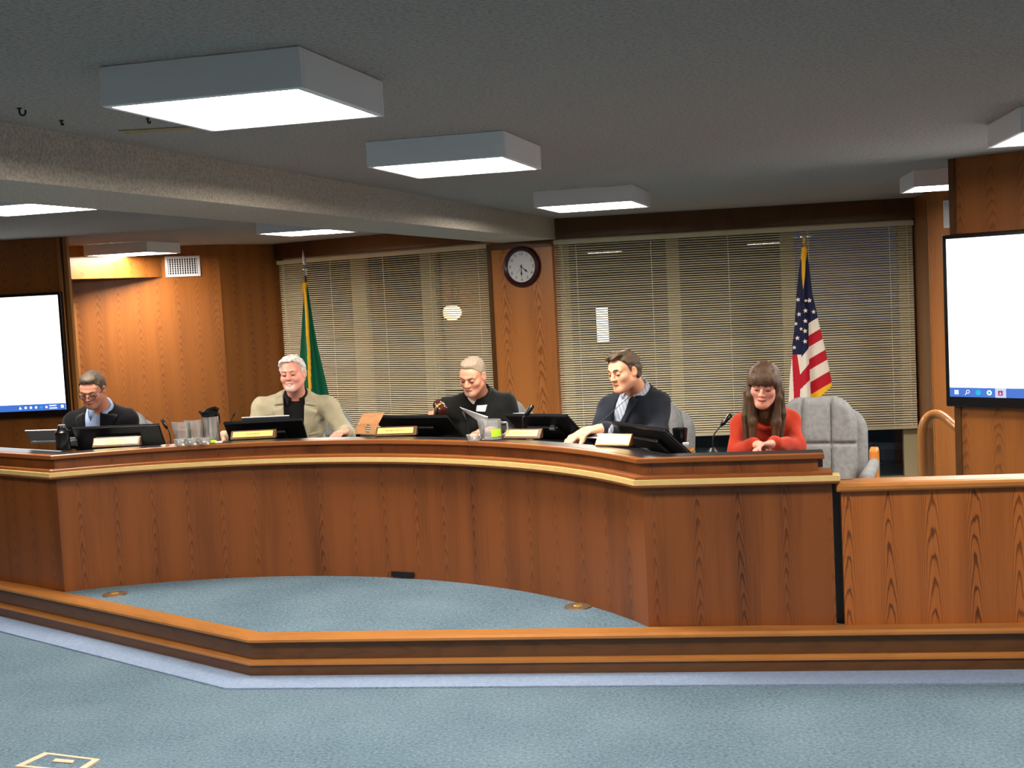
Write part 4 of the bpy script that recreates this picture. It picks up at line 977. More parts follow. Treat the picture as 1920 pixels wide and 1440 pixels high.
# ------------------------------------------------------------------ the five people
def A(x, y, Y): return aty(x, y, Y)
def arms(g, side, sh, el, wr, f, n, **kw):
    g['sh' + side], g['el' + side], g['wr' + side] = A(*sh), A(*el), A(*wr); g['h' + side] = dict(f=V(*f), n=V(*n), side=-1 if side == 'R' else 1, **kw)
DN = (0, 0, -1)
def tpos(TR, pel, x, z): return pel + TR[:, 0] * x + TR[:, 2] * z
M['white_shirt'] = cloth('white_tee', (222, 222, 220)); M['blue_shirt'] = cloth('light_blue_shirt', (150, 176, 222), (176, 198, 236))
M['stripe_shirt'] = cloth('striped_shirt', (176, 186, 204), (196, 204, 218), stripes=(55., (110, 128, 165)))
M['black_shirt'] = cloth('black_shirt', (17, 17, 19), (26, 26, 28)); M['navy'] = cloth('dark_navy_blazer', (9, 10, 15), (15, 16, 23)); M['slate'] = cloth('slate_navy_blazer', (27, 32, 42), (40, 46, 58))
M['tweed'] = cloth('beige_tweed', (164, 156, 130), (198, 190, 162), 420); M['pullover'] = cloth('black_pullover', (16, 17, 17), (27, 29, 28)); M['orange'] = cloth('orange_red_sweater', (158, 44, 25), (188, 60, 36), 500)
M['button'] = plain('shirt_button', (228, 228, 235), .4); M['dbutton'] = plain('dark_button', (60, 54, 44), .4)

# -- 1: dark blazer, glasses, looking down
g = dict(hs=1.0, head=A(173, 729, 7.42), neck=A(190, 764, 7.55), body_fwd=V(-.02, -1, 0), yaw=24, pitch=25, roll=-3, skin=(206, 142, 118), browm=hairmat('brow_brown', (84, 66, 52), (120, 98, 80)), beard=((150, 110, 96), .35), frown=True)
g['pelvis'] = A(205, 900, 7.86) * V(1, 1, 0) + V(0, 0, .62)
arms(g, 'R', (137, 790, 7.6), (128, 828, 7.68), (168, 832, 7.5), (.9, -.3, 0), DN); arms(g, 'L', (240, 784, 7.6), (252, 832, 7.68), (216, 830, 7.5), (-.9, -.3, 0), DN)
r1, S, TR, HR, Lf, L, prof, lat, fwd = person('person in a dark blazer and light blue shirt, wearing glasses and looking down', g)
hair_cap('hair', r1, g['head'], HR, g['hs'], hairmat('brown_grey_hair', (46, 37, 30), (92, 78, 64)), .007, [(-.12, -.085), (-.06, -.06), (-.02, -.035), (-.0, .0), (.012, -.012), (.03, .04), (.06, .074), (.1, .088)], .0012, [((.0, .03, .098), (.055, .05, .026), .02)])
so, S2 = garment(r1, 'shirt', M['blue_shirt'], g, TR, L, prof, .008, False)
vn = vfit(S2, 7.5, g['pelvis'], TR, [(162.5, 768), (161, 804)], [(194, 776), (189, 804)]) + (.02,); jo, S3 = garment(r1, 'blazer', M['navy'], g, TR, L, prof, .02, True, vn)
lapel(r1, M['navy'], S2, TR, g['pelvis'], 7.5, [(190, 800), (197, 806), (222, 776), (198, 758)]); lapel(r1, M['navy'], S2, TR, g['pelvis'], 7.5, [(160, 800), (153, 804), (146, 778), (161, 768)]); collar(r1, M['blue_shirt'], g, TR, HR, .068, .036, .42)
for z in (.78, .62): button(r1, S2, TR, g['pelvis'], 0, L * z, .006, M['button'])
mb = MB()
for sd in (-1, 1):
    mb.tube([Lf(sd * (.034 + .023 * math.cos(q)), .108 - .012 * abs(math.cos(q)) * (1 if math.cos(q) > 0 else -.2), -.012 + .0165 * math.sin(q)) for q in np.linspace(0, 2 * math.pi, 18)], .0016, 5)
    mb.tube([Lf(sd * .057, .098, -.008), Lf(sd * .078, .05, -.001), Lf(sd * .084, .0, .006), Lf(sd * .084, -.012, -.006)], .002, 5)
mb.tube([Lf(-.012, .109, -.006), Lf(0, .113, -.004), Lf(.012, .109, -.006)], .0016, 5); mb.build('glasses', M['black2'], r1, True)

# -- 2: white hair, beige jacket, smiling
g = dict(hs=1.02, head=A(549, 701, 7.52), neck=A(555, 739, 7.66), body_fwd=V(.1, -1, 0), yaw=20, pitch=-1, roll=3, skin=(232, 160, 140), flush=(228, 120, 104), smile=1.0, jowl=.004, browm=hairmat('brow_white', (205, 190, 176), (235, 225, 215)), beard=((226, 214, 206), .55), goatee=True, lip=(196, 104, 96))
g['pelvis'] = A(556, 900, 7.96) * V(1, 1, 0) + V(0, 0, .62); g['bulk'] = 1.06
arms(g, 'R', (492, 764, 7.68), (470, 830, 7.64), (418, 820, 7.36), (-.45, -.85, .02), DN, seen=1, curl=(.15, .25, .2)); arms(g, 'L', (616, 762, 7.68), (650, 815, 7.62), (647, 810, 7.3), (-.35, -.9, .0), DN, seen=1, curl=(.3, .4, .3))
r2, S, TR, HR, Lf, L, prof, lat, fwd = person('person with white hair, smiling, in a beige jacket over a black shirt', g)
hair_cap('hair', r2, g['head'], HR, g['hs'], hairmat('white_hair', (206, 202, 198), (246, 244, 242)), .009, [(-.12, -.075), (-.06, -.055), (-.02, -.03), (-.0, .0), (.012, -.014), (.03, .05), (.06, .086), (.1, .094)], .0026, [((.0, .03, .104), (.062, .055, .026), .02), ((.068, .012, .06), (.02, .05, .045), .02), ((-.068, .012, .06), (.02, .05, .045), .02)], wave=.0016, seed=3)
so, S2 = garment(r2, 'shirt', M['black_shirt'], g, TR, L, prof, .009, False)
vn = vfit(S2, 7.5, g['pelvis'], TR, [(532, 742), (533, 790)], [(573, 742), (570, 790)]) + (-.1,); jo, S3 = garment(r2, 'jacket', M['tweed'], g, TR, L, prof, .024, True, vn, arm_r=(.07, .06, .046))
lapel(r2, M['tweed'], S2, TR, g['pelvis'], 7.5, [(571, 822), (575, 822), (596, 767), (571, 758)]); lapel(r2, M['tweed'], S3, TR, g['pelvis'], 7.5, [(572, 756), (593, 759), (588, 738), (573, 734)], 'collar_leaf', lift=.009)
lapel(r2, M['tweed'], S2, TR, g['pelvis'], 7.5, [(533, 800), (527, 800), (512, 764), (532, 757)]); lapel(r2, M['tweed'], S3, TR, g['pelvis'], 7.5, [(532, 755), (514, 757), (519, 741), (531, 739)], 'collar_leaf', lift=.009); collar(r2, M['black_shirt'], g, TR, HR, .07, .038, .4)
v, F = front_patch(S3, TR, g['pelvis'], [(-.15, L * .62), (-.085, L * .63), (-.085, L * .655), (-.15, L * .645)], 6, 3, .003); npmesh('breast_pocket', v, F, M['tweed'], r2)

# -- 3: grey buzz cut, black pullover, gavel in hand, looking down
g = dict(hs=1.0, head=A(886, 704, 6.98), neck=A(896, 738, 7.1), body_fwd=V(-.42, -.9, 0), yaw=27, pitch=21, roll=-4, skin=(226, 158, 128), browm=hairmat('brow_grey', (120, 96, 80), (150, 126, 108)), beard=((176, 160, 150), .6), goatee=True)
g['pelvis'] = A(915, 900, 7.36) * V(1, 1, 0) + V(0, 0, .62); g['bulk'] = 1.04
arms(g, 'R', (838, 765, 7.14), (806, 834, 7.33), (802, 801, 7.22), (.28, -.25, .9), (.85, .2, -.2), seen=1, curl=(.9, 1.2, .8), spread=.0, thumb=.9); arms(g, 'L', (948, 757, 7.14), (966, 822, 7.2), (925, 808, 6.9), (-.9, -.4, .05), DN)
r3, S, TR, HR, Lf, L, prof, lat, fwd = person('person with a grey buzz cut in a black pullover, holding a gavel', g)
hair_cap('hair', r3, g['head'], HR, g['hs'], hairmat('grey_buzz', (150, 132, 114), (186, 168, 148), .8, 300), .0035, [(-.12, -.085), (-.06, -.065), (-.02, -.04), (-.0, .0), (.012, -.012), (.03, .045), (.06, .078), (.1, .09)], .0008, [((0, .03, .098), (.055, .045, .02), .02)], seed=5)
so, S2 = garment(r3, 'undershirt', M['white_shirt'], g, TR, L, prof, .006, False)
vn = vfit(S2, 7.0, g['pelvis'], TR, [(876, 736), (886, 757)], [(902, 737), (890, 757)]) + (L * .8,); jo, S3 = garment(r3, 'pullover', M['pullover'], g, TR, L, prof, .022, True, vn, arm_r=(.07, .058, .046))
collar(r3, M['pullover'], g, TR, HR, .076, .03, .8, 'collar', .05, .05)
sx, sz = hit(S3, 903, 765, 7.0, g['pelvis'], TR)
v, F = front_patch(S3, TR, g['pelvis'], [(sx + .024, sz - .012), (sx - .024, sz - .015), (sx - .024, sz + .012), (sx + .024, sz + .015)], 6, 5, .009, .003); npmesh('name_sticker', v, F, M['paper'], r3)
G3 = dict(g)

# -- 4: brown hair, navy blazer, leaning over papers toward the left
g = dict(hs=1.0, head=A(1170, 696, 6.42), neck=A(1192, 730, 6.54), body_fwd=V(-.62, -.78, 0), yaw=46, pitch=9, roll=4, skin=(232, 172, 138), browm=hairmat('brow_dark', (58, 42, 30), (84, 62, 44)), beard=((176, 132, 106), .35), frown=True)
g['pelvis'] = A(1208, 900, 6.8) * V(1, 1, 0) + V(0, 0, .60)
arms(g, 'R', (1141, 764, 6.66), (1122, 817, 6.52), (1096, 811, 6.3), (-.8, -.55, -.22), DN, seen=1, curl=(.35, .5, .4)); arms(g, 'L', (1236, 755, 6.56), (1232, 816, 6.44), (1131, 803, 6.28), (-.92, -.3, -.04), (0, .25, -1), seen=1, curl=(.45, .55, .4), spread=.08)
r4, S, TR, HR, Lf, L, prof, lat, fwd = person('person with brown hair in a slate navy blazer, both hands on papers', g)
hair_cap('hair', r4, g['head'], HR, g['hs'], hairmat('brown_hair', (44, 33, 22), (100, 80, 54)), .009, [(-.12, -.085), (-.06, -.06), (-.02, -.035), (-.0, .0), (.012, -.014), (.03, .045), (.06, .08), (.12, .084)], .002, [((.0, .045, .106), (.056, .045, .026), .015), ((.01, .082, .1), (.042, .018, .018), .012)], wave=.0025, seed=8)
so, S2 = garment(r4, 'shirt', M['stripe_shirt'], g, TR, L, prof, .008, False)
vn = ([(.064, L), (.085, L * .75)], [(-.024, L), (.034, L * .75)], .0); jo, S3 = garment(r4, 'blazer', M['slate'], g, TR, L, prof, .02, True, vn)
lapel(r4, M['slate'], S2, TR, g['pelvis'], 6.5, [(1169, 794), (1173, 795), (1200, 746), (1186, 742)]); lapel(r4, M['slate'], S3, TR, g['pelvis'], 6.5, [(1188, 740), (1203, 744), (1212, 728), (1202, 722)], 'collar_leaf', lift=.009); collar(r4, M['stripe_shirt'], g, TR, HR, .068, .04, .42)
for z in (.72, .55): button(r4, S2, TR, g['pelvis'], 0, L * z, .006, M['button'])
mb = MB(); wv = g['wrL'] + unit(g['elL'] - g['wrL']) * .022; d = unit(g['elL'] - g['wrL']); mb.tube([wv - d * .012, wv + d * .016], [.034, .036], 16); mb.build('shirt_cuff', M['stripe_shirt'], r4, True)

# -- 5: long brown hair with a fringe, orange-red sweater
g = dict(hs=.97, fem=True, head=A(1432, 722, 6.0), neck=A(1437, 766, 6.15), body_fwd=V(-.12, -1, 0), yaw=6, pitch=12, roll=-5, skin=(224, 158, 138), flush=(222, 130, 116), lip=(178, 70, 72), lash=(34, 26, 24), lidc=(120, 82, 78), browm=hairmat('brow_dark2', (52, 38, 30), (70, 52, 40)), frown=True, gaze=0)
g['pelvis'] = A(1452, 900, 6.42) * V(1, 1, 0) + V(0, 0, .58)
arms(g, 'R', (1390, 795, 6.18), (1382, 850, 6.1), (1416, 834, 5.95), (.5, -.8, 0), DN); arms(g, 'L', (1480, 792, 6.2), (1494, 838, 6.06), (1450, 833, 5.87), (-.85, -.45, .0), (0, -.5, -.9), seen=1, curl=(.35, .5, .4), spread=.02)
r5, S, TR, HR, Lf, L, prof, lat, fwd = person('person with long brown hair and a fringe in an orange-red sweater', g)
hm = hairmat('long_brown_hair', (34, 23, 14), (100, 70, 42), .5, 220)
hair_cap('hair', r5, g['head'], HR, g['hs'], hm, .019, [(-.12, -.13), (-.02, -.13), (.028, -.05), (.05, .0), (.062, .018), (.08, .024), (.12, .026)], .0016, [((0, .075, .055), (.05, .026, .034), .02), ((.05, .045, .04), (.03, .045, .05), .02), ((-.05, .045, .04), (.03, .045, .05), .02)], seed=11, ears=False)
S6 = SDF()
for pts_, rr, dd in (([(1409, 706), (1402, 735), (1399, 780), (1400, 840)], (.018, .018, .019, .016), .02), ([(1409, 704), (1407, 742), (1411, 790), (1412, 842)], (.014, .018, .02, .015), -.03), ([(1457, 706), (1463, 735), (1466, 775), (1462, 836)], (.018, .018, .019, .015), .02),
                      ([(1455, 704), (1458, 745), (1455, 792), (1452, 840)], (.014, .018, .022, .016), -.03)):
    q_ = [A(x, y, 6.02 + dd) for x, y in pts_]; S6.chain(q_, rr, .018)
S6.chain([Lf(0, -.06, .0), Lf(0, -.075, -.1), Lf(0, -.06, -.2)], [.06, .055, .045], .03)
def strands(P, d): return d + .0011 * np.sin(P[:, 0] * 420 + 3 * np.sin(P[:, 2] * 7) + P[:, 1] * 160) + .0007 * np.sin(P[:, 0] * 800 + 4 * np.sin(P[:, 2] * 9))
c = g['head']; v, F = S6.mesh(c - V(.16, .2, .42), c + V(.16, .26, .12), None, .0048, strands); npmesh('hair_lengths', v, F, hm, r5)
jo, S3 = garment(r5, 'sweater', M['orange'], g, TR, L, prof, .014, True, None, .005, arm_r=(.062, .056, .05), top=.93)
# loose cowl folds of the sweater
for k, (dz, rr) in enumerate(((-.015, .078), (-.05, .088), (-.085, .096))):
    cN = g['neck'] + TR[:, 2] * dz; mb = MB(); pts = []
    for q in np.linspace(0, 2 * math.pi, 25)[:-1]:
        e = max(0, math.cos(q)); pts.append(cN + TR[:, 0] * (rr * math.sin(q)) + TR[:, 1] * (rr * .82 * math.cos(q) + .012) - TR[:, 2] * (.05 * e * (1 + .5 * k)))
    pts.append(pts[0]); mb.tube(pts, .017, 8, cap=False); mb.build('cowl_fold', M['orange'], r5, True)

# ------------------------------------------------------------------ chairs
def rbox_fn(c, hs, rad, corner):
    def fn(P):
        q = P - c; a = np.abs(q[:, [0, 2]]) - (np.array([hs[0], hs[2]]) - corner); d2 = np.linalg.norm(np.maximum(a, 0), axis=1) + np.minimum(a.max(1), 0) - corner
        b = np.stack([d2 + rad, np.abs(q[:, 1]) - hs[1] + rad], 1); return np.linalg.norm(np.maximum(b, 0), axis=1) + np.minimum(b.max(1), 0) - rad
    return fn
def make_chair(label):
    t = empty('office_chair', (0, 0, 0), label, 'chair', 'grey council chairs')
    def post(P, d):
        g = np.exp(-(np.abs(np.abs(P[:, 0]) - .085) / .008) ** 2) + np.exp(-((P[:, 2] - .60) / .008) ** 2); g = g * np.clip((.21 - P[:, 1]) / .04, 0, 1)
        return d + .02 * np.minimum(g, 1) - .008 * np.cos(P[:, 0] * 18) * np.cos((P[:, 2] - .6) * 9)
    def cushion(name, c, hs, rad, corner, post=None, tilt=0.0, h=.008):
        S = SDF().add(rbox_fn(V(*c), hs, rad, corner), c, float(np.linalg.norm(hs)), .01); lo = V(*c) - V(*hs) - .03; hi = V(*c) + V(*hs) + .03
        v, F = S.mesh(lo, hi, None, h, post)
        if tilt: a = v - V(0, .18, .38); cs, sn = math.cos(tilt), math.sin(tilt); v = np.c_[a[:, 0], a[:, 1] * cs + a[:, 2] * sn, -a[:, 1] * sn + a[:, 2] * cs] + V(0, .18, .38)
        return npmesh(name, v, F, M['upholstery'], t)
    cushion('back_cushion', (0, .20, .585), (.235, .07, .265), .05, .16, post, .16)
    cushion('back_shell', (0, .285, .53), (.285, .05, .265), .045, .13, None, .16, .01)
    S = SDF()
    def seat(P):
        q = np.abs(P - V(0, -.02, .265)) - V(.2, .2, .0); b = np.maximum(q, 0); return np.linalg.norm(b, axis=1) - .055
    S.add(seat, (0, -.02, .265), .36, .01); v, F = S.mesh(V(-.3, -.32, .2), V(.3, .28, .4), None, .011); npmesh('seat_cushion', v, F, M['upholstery'], t)
    for sd in (-1, 1):
        S = SDF().cone(V(sd * .335, .13, .5), V(sd * .32, -.2, .465), .034, .042, .01); v, F = S.mesh(V(sd * .31 - .09, -.3, .45), V(sd * .31 + .09, .22, .62), None, .009); npmesh('arm_pad', v, F, M['upholstery'], t)
        mb = MB(); mb.prism([(.10, .24), (.16, .24), (.215, .50), (.215, .565), (.19, .585), (.12, .575), (.115, .5)], sd * .335 - .026, sd * .335 + .026, T=lambda q: V(q[2], q[0], q[1])); bevel(mb.build('arm_post', M['chair_wood'], t), .01, 2)
        mb = MB(); mb.prism([(-.2, .24), (.15, .24), (.15, .28), (-.2, .28)], sd * .27 - .02, sd * .31 + .02 if sd > 0 else sd * .31 - .02, T=lambda q: V(q[2], q[0], q[1])) if sd > 0 else mb.prism([(-.2, .24), (.15, .24), (.15, .28), (-.2, .28)], -.33, -.25, T=lambda q: V(q[2], q[0], q[1])); mb.build('side_rail', M['chair_wood'], t)
    mb = MB(); mb.tube([V(0, 0, .08), V(0, 0, .25)], .028, 12); mb.box((-.12, -.12, .225), (.12, .12, .25)); mb.build('column', M['black'], t)
    for k in range(5):
        a = 2 * math.pi * k / 5 + .3; d = V(math.cos(a), math.sin(a), 0); mb = MB(); mb.tube([d * .02 + V(0, 0, .09), d * .27 + V(0, 0, .065)], [.026, .018], 8, flat=.7); mb.build('base_leg', M['black'], t)
        mb = MB(); c = d * .27 + V(0, 0, .028); mb.tube([c - V(-d[1], d[0], 0) * .014, c + V(-d[1], d[0], 0) * .014], .027, 12); mb.build('caster', M['rubber'], t)
    return t
def copy_tree(o, parent=None):
    c = o.copy(); col.objects.link(c)
    if parent is not None: c.parent = parent
    for ch in o.children: copy_tree(ch, c)
    return c
ch0 = make_chair('grey upholstered chair behind the person in glasses')
spots = [((205, 7.9), (-.02, -1), 'grey upholstered chair behind the person in the dark blazer and glasses'),
         ((588, 8.0), (.05, -1), 'grey upholstered chair behind the person in the beige jacket'),
         ((905, 7.36), (-.42, -.9), 'grey upholstered chair behind the person in the black pullover'),
         ((1180, 6.88), (-.60, -.8), 'grey upholstered chair behind the person in the slate navy blazer'),
         ((1526, 6.45), (-.36, -.93), 'grey tufted chair turned half left, behind the long-haired person in orange-red')]
for i, ((x, Y), f, lb) in enumerate(spots):
    c = ch0 if i == 0 else copy_tree(ch0); p = aty(x, 900, Y + .05); c.location = (p[0], p[1], ZD - .004); c.rotation_euler = (0, 0, math.atan2(f[0], -f[1])); c.scale = (.86, .92, 1.0); c['label'] = lb

# ------------------------------------------------------------------ flags
def banner(name, D, left, right, colour, mats, root, folds, amp, nx=48, ny=150):
    """cloth hanging from its pole: edges measured on the photograph at distance D, folds run down the cloth"""
    ly, lx = [p[1] for p in left], [p[0] for p in left]; ry, rx = [p[1] for p in right], [p[0] for p in right]; y0, y1 = max(ly[0], ry[0]), max(ly[-1], ry[-1])
    vs = []; px = []
    for j in range(ny + 1):
        t = j / ny
        for i in range(nx + 1):
            s = i / nx; ya = ly[0] + (ly[-1] - ly[0]) * t; yb = ry[0] + (ry[-1] - ry[0]) * t
            xa = np.interp(ya, ly, lx); xb = np.interp(yb, ry, rx); x, y = xa + (xb - xa) * s, ya + (yb - ya) * s
            dep = amp * (.25 + t) * (math.sin(folds * s * 2 * math.pi + 1.1 * t) + .4 * math.sin(folds * 1.7 * s * 6.28 + 2 + t * 2)) + .10 * (s - .5) ** 2 * t
            vs.append(aty(x, y, D + dep)); px.append((x, y))
    fs = []; fm = []
    for j in range(ny):
        for i in range(nx):
            a = j * (nx + 1) + i; fs.append((a, a + 1, a + nx + 2, a + nx + 1)); q = np.mean([px[k] for k in fs[-1]], 0); fm.append(colour(*q))
    o = meshobj('cloth', vs, fs, mats, root, True, fm); sd = o.modifiers.new('thickness', 'SOLIDIFY'); sd.thickness = .002; return o
def flagcloth(name, c): return plain(name, c, .7, 0, .25, (300, .15, .003))
M['flag_green'] = flagcloth('green_flag_cloth', (8, 92, 62)); M['flag_blue'] = flagcloth('navy_flag_cloth', (24, 28, 62)); M['flag_red'] = flagcloth('red_flag_cloth', (178, 22, 40)); M['flag_white'] = flagcloth('white_flag_cloth', (226, 214, 200)); M['fringe'] = flagcloth('gold_fringe', (236, 178, 40))
D = 11.2
uf = empty('striped_flag', aty(1506, 700, D) * V(1, 1, 0) + V(0, 0, ZL), 'indoor flag with red and white stripes and white stars on blue, before the right window', 'flag')
top = aty(1508, 444, D); bot = aty(1512, 640, D + .03); bot = bot + (bot - top) * ((ZL + .02 - bot[2]) / (bot[2] - top[2]) * -1 if bot[2] != top[2] else 0) * -1
bot = top + (bot - top) * ((top[2] - ZL) / max(.1, top[2] - aty(1512, 640, D + .03)[2]) if False else 1); bot = V(top[0] + .06, top[1] + .05, ZL + .02)
mb = MB(); mb.tube([top + (bot - top) * .01, bot], .013, 10); mb.build('pole', M['chair_wood'], uf, True)
mb = MB(); a = aty(1507.5, 442, D); b = aty(1508.6, 458, D); mb.tube([a, a * .6 + b * .4, b], [.015, .014, .017], 12); mb.build('ferrule', M['brass'], uf, True)
mb = MB(); mb.lathe([(0, 0), (.16, 0), (.16, .015), (.08, .04), (.03, .09), (0, .09)], 24, lambda q: q + V(bot[0], bot[1], ZL)); mb.build('base', M['brass'], uf, True, auto=.6)
def uscol(x, y):      # 0 blue 1 red 2 white 3 gold
    hw = np.interp(y, [463, 470, 478, 492, 512, 543], [4, 6.5, 6, 3.6, 3.2, 0])
    if abs(x - np.interp(y, [463, 476, 543], [1508, 1506.5, 1506.2])) < hw and y < 543: return 3
    fx = np.interp(y, [600, 653, 680, 720, 745], [1515.7, 1515.7, 1517, 1519, 1520])
    if x >= fx:
        yb = y + .58 * (x - 1515.7)
        for lim, c in ((606, 0), (629.5, 2), (651, 1), (674, 2), (694.6, 1 if False else 1), (718.6, 2), (742, 1)):
            if yb < lim: return c
        return 3
    if y < (669 - (x - 1503.6) * 1.32 if x > 1503.2 else 665): return 0
    if x < 1485 + (y - 666) * .045: return 2
    if x < np.interp(y, [666, 712, 745], [1495, 1502, 1500]): return 1
    if y < 700 - (x - 1502.5) * 1.27: return 2
    if y < 730 - (x - 1501) * 1.03: return 1
    return 2
L_ = [(1503, 463), (1502.5, 474), (1498, 508), (1494, 545), (1492, 576), (1488.7, 623), (1485.3, 649), (1486, 666), (1484, 677), (1480.7, 706), (1479, 745), (1478, 800)]
R_2 = [(1513, 462), (1514.5, 476), (1519, 513), (1523, 550), (1530, 580), (1537, 613), (1546, 649), (1555, 693), (1559, 714), (1559.5, 723)]
R_3 = R_2[:-1] + [(1560, 724)]
def uscol2(x, y):
    return uscol(x, y)
# the cloth's lower edge runs from the fringe tip down to the left
cl = banner('cloth', D - .05, L_, R_3, uscol2, [M['flag_blue'], M['flag_red'], M['flag_white'], M['fringe']], uf, 1.5, .02, 110, 330)
star_me = None
for k, (x, y, r) in enumerate(((1496.3, 561.8, 4.6), (1510.8, 563.8, 3.4), (1517.6, 563.3, 5), (1498, 589.2, 4.8), (1510, 582.5, 4.6), (1525.4, 584.6, 4.6), (1492.2, 607, 4.2), (1510, 601.8, 4.6), (1502, 616.7, 3.6), (1509.4, 620.7, 4.8), (1495, 633.9, 4.8), (1509.4, 640.2, 4.8), (1489, 651.6, 4.4))):
    c = aty(x, y, D - .115); e = r / CAM_F * D; mb = MB(); ps = []
    for q in range(10): a = math.pi / 2 + q * math.pi / 5 + .12; rr = e if q % 2 == 0 else e * .42; ps.append((rr * math.cos(a), rr * math.sin(a)))
    mb.prism(ps, 0, .003, T=lambda q: c + V(q[0], -q[2], q[1])); mb.build('star', M['flag_white'], uf)
D = 13.0
gf = empty('green_flag', aty(575, 700, D) * V(1, 1, 0) + V(0, 0, ZL), 'plain green indoor flag with gold edge on a spear-topped pole, before the left window', 'flag')
top = aty(572.5, 517, D); bot = V(top[0] + .05, top[1] + .04, ZL + .02)
mb = MB(); mb.tube([top + V(0, 0, .02), bot], .014, 10); mb.build('pole', M['plate_wood'], gf, True)
sp = aty(567, 467, D); sb_ = aty(571, 494, D); mb = MB()
ax_ = unit(sb_ - sp); sd_ = V(1, 0, 0); w_ = .021
mb.add([sp, sb_ + sd_ * w_, sb_ - sd_ * w_, sb_ + V(0, .012, 0), sb_ - V(0, .012, 0), sb_ + ax_ * .02], [(0, 1, 4), (0, 4, 2), (0, 2, 3), (0, 3, 1), (5, 4, 1), (5, 2, 4), (5, 3, 2), (5, 1, 3)])
mb.build('spear_head', M['steel'], gf)
mb = MB(); q0, q1 = sb_ + ax_ * .015, top + V(0, 0, .0); mb.tube([q0, q0 * .7 + q1 * .3, q0 * .68 + q1 * .32, q0 * .5 + q1 * .5, q0 * .48 + q1 * .52, q1], [.012, .013, .026, .026, .014, .016], 12); mb.build('ferrule', M['steel'], gf, True)
mb = MB(); mb.lathe([(0, 0), (.16, 0), (.16, .015), (.08, .04), (.03, .09), (0, .09)], 24, lambda q: q + V(bot[0], bot[1], ZL)); mb.build('base', M['brass'], gf, True, auto=.6)
rb = lambda y: np.interp(y, [530, 538, 584, 625, 655, 724, 900], [570, 570, 575, 577, 579, 581, 588])
gl = [(565.5, 530), (566, 540), (569, 560), (568, 575), (564.3, 635), (562.5, 664), (560, 720), (556, 800), (553, 900)]; gr = [(577, 529), (577, 538), (582, 569), (588, 608), (596, 651), (606, 693), (615, 732), (634, 810), (655, 895)]
banner('cloth', D - .06, gl, gr, lambda x, y: 1 if abs(x - rb(y)) < np.interp(y, [528, 542, 560, 900], [8, 4.2, 2.9, 2.4]) else 0, [M['flag_green'], M['fringe']], gf, 1.6, .028)

# ------------------------------------------------------------------ things on the counter
ZW = .845
def monitor(pl, pr, zt, h, ang, label, logo=None, stand=True):
    a, b = atz(*pl, zt), atz(*pr, zt); d = unit(b - a); bk = V(-d[1], d[0], 0); bk = bk if bk[1] > 0 else -bk
    dn = bk * math.cos(ang) - V(0, 0, 1) * math.sin(ang); nrm = np.cross(d, dn); nrm = nrm if nrm[1] < 0 else -nrm      # outer (back) face looks at the room
    e = empty('desk_monitor', (a + b) / 2 + dn * h, label, 'monitor', 'black monitors along the counter'); Lw = np.linalg.norm(b - a)
    T = lambda q: a + d * q[0] + dn * q[1] + nrm * q[2]
    mb = MB(); mb.box((0, 0, -.016), (Lw, h, .0), T); bevel(mb.build('back_shell', M['black'], e), .005)
    mb = MB(); mb.box((.006, .006, -.0215), (Lw - .006, h - .006, -.016), T); mb.build('screen', M['black2'], e)
    mb = MB(); mb.box((.0, -.003, -.014), (Lw, .0, -.003), T); mb.build('top_edge', M['smoke_glass'], e)
    mb = MB(); mb.box((Lw * .25, h * .35, 0), (Lw * .75, h * .78, .02), T); bevel(mb.build('rear_housing', M['black'], e), .006)
    if logo: mb = MB(); mb.box((Lw * logo[0], h * logo[1], .0), (Lw * logo[0] + logo[2], h * logo[1] + .018, .026), T); bevel(mb.build('port_cover', M['grey_plastic'] if len(logo) < 4 else M['smoke_glass'], e), .002)
    m0 = T(V(Lw / 2, h * .8, -.02)); mb = MB(); f = V(m0[0], m0[1], ZW + .001)
    mb.hexa([f + d * x + bk * y + V(0, 0, z) for z in (0, .012) for x, y in ((-.1, -.05), (.1, -.05), (.1, .03), (-.1, .03))]); mb.tube([f + bk * .05 + V(0, 0, .02), T(V(Lw / 2, h * .5, -.016))], .018, 8); mb.build('stand', M['black'], e)
    return e
monitor((134, 804.5), (298, 797.6), .995, .165, 1.0, 'black monitor before the person in glasses, left end of the counter')
monitor((419, 796), (567, 788), .995, .25, .62, 'black monitor before the person in the beige jacket')
monitor((698, 784), (838, 783), .99, .23, .62, 'black monitor between the cardboard holder and the person in black')
monitor((946, 780.5), (1062, 782), .995, .25, .62, 'black monitor between the green-labelled pitcher and the papers', (.62, .35, .03))
monitor((1145, 794), (1242, 809), 1.0, .2, .75, 'black monitor before the person in the slate navy blazer', (.25, .72, .06))

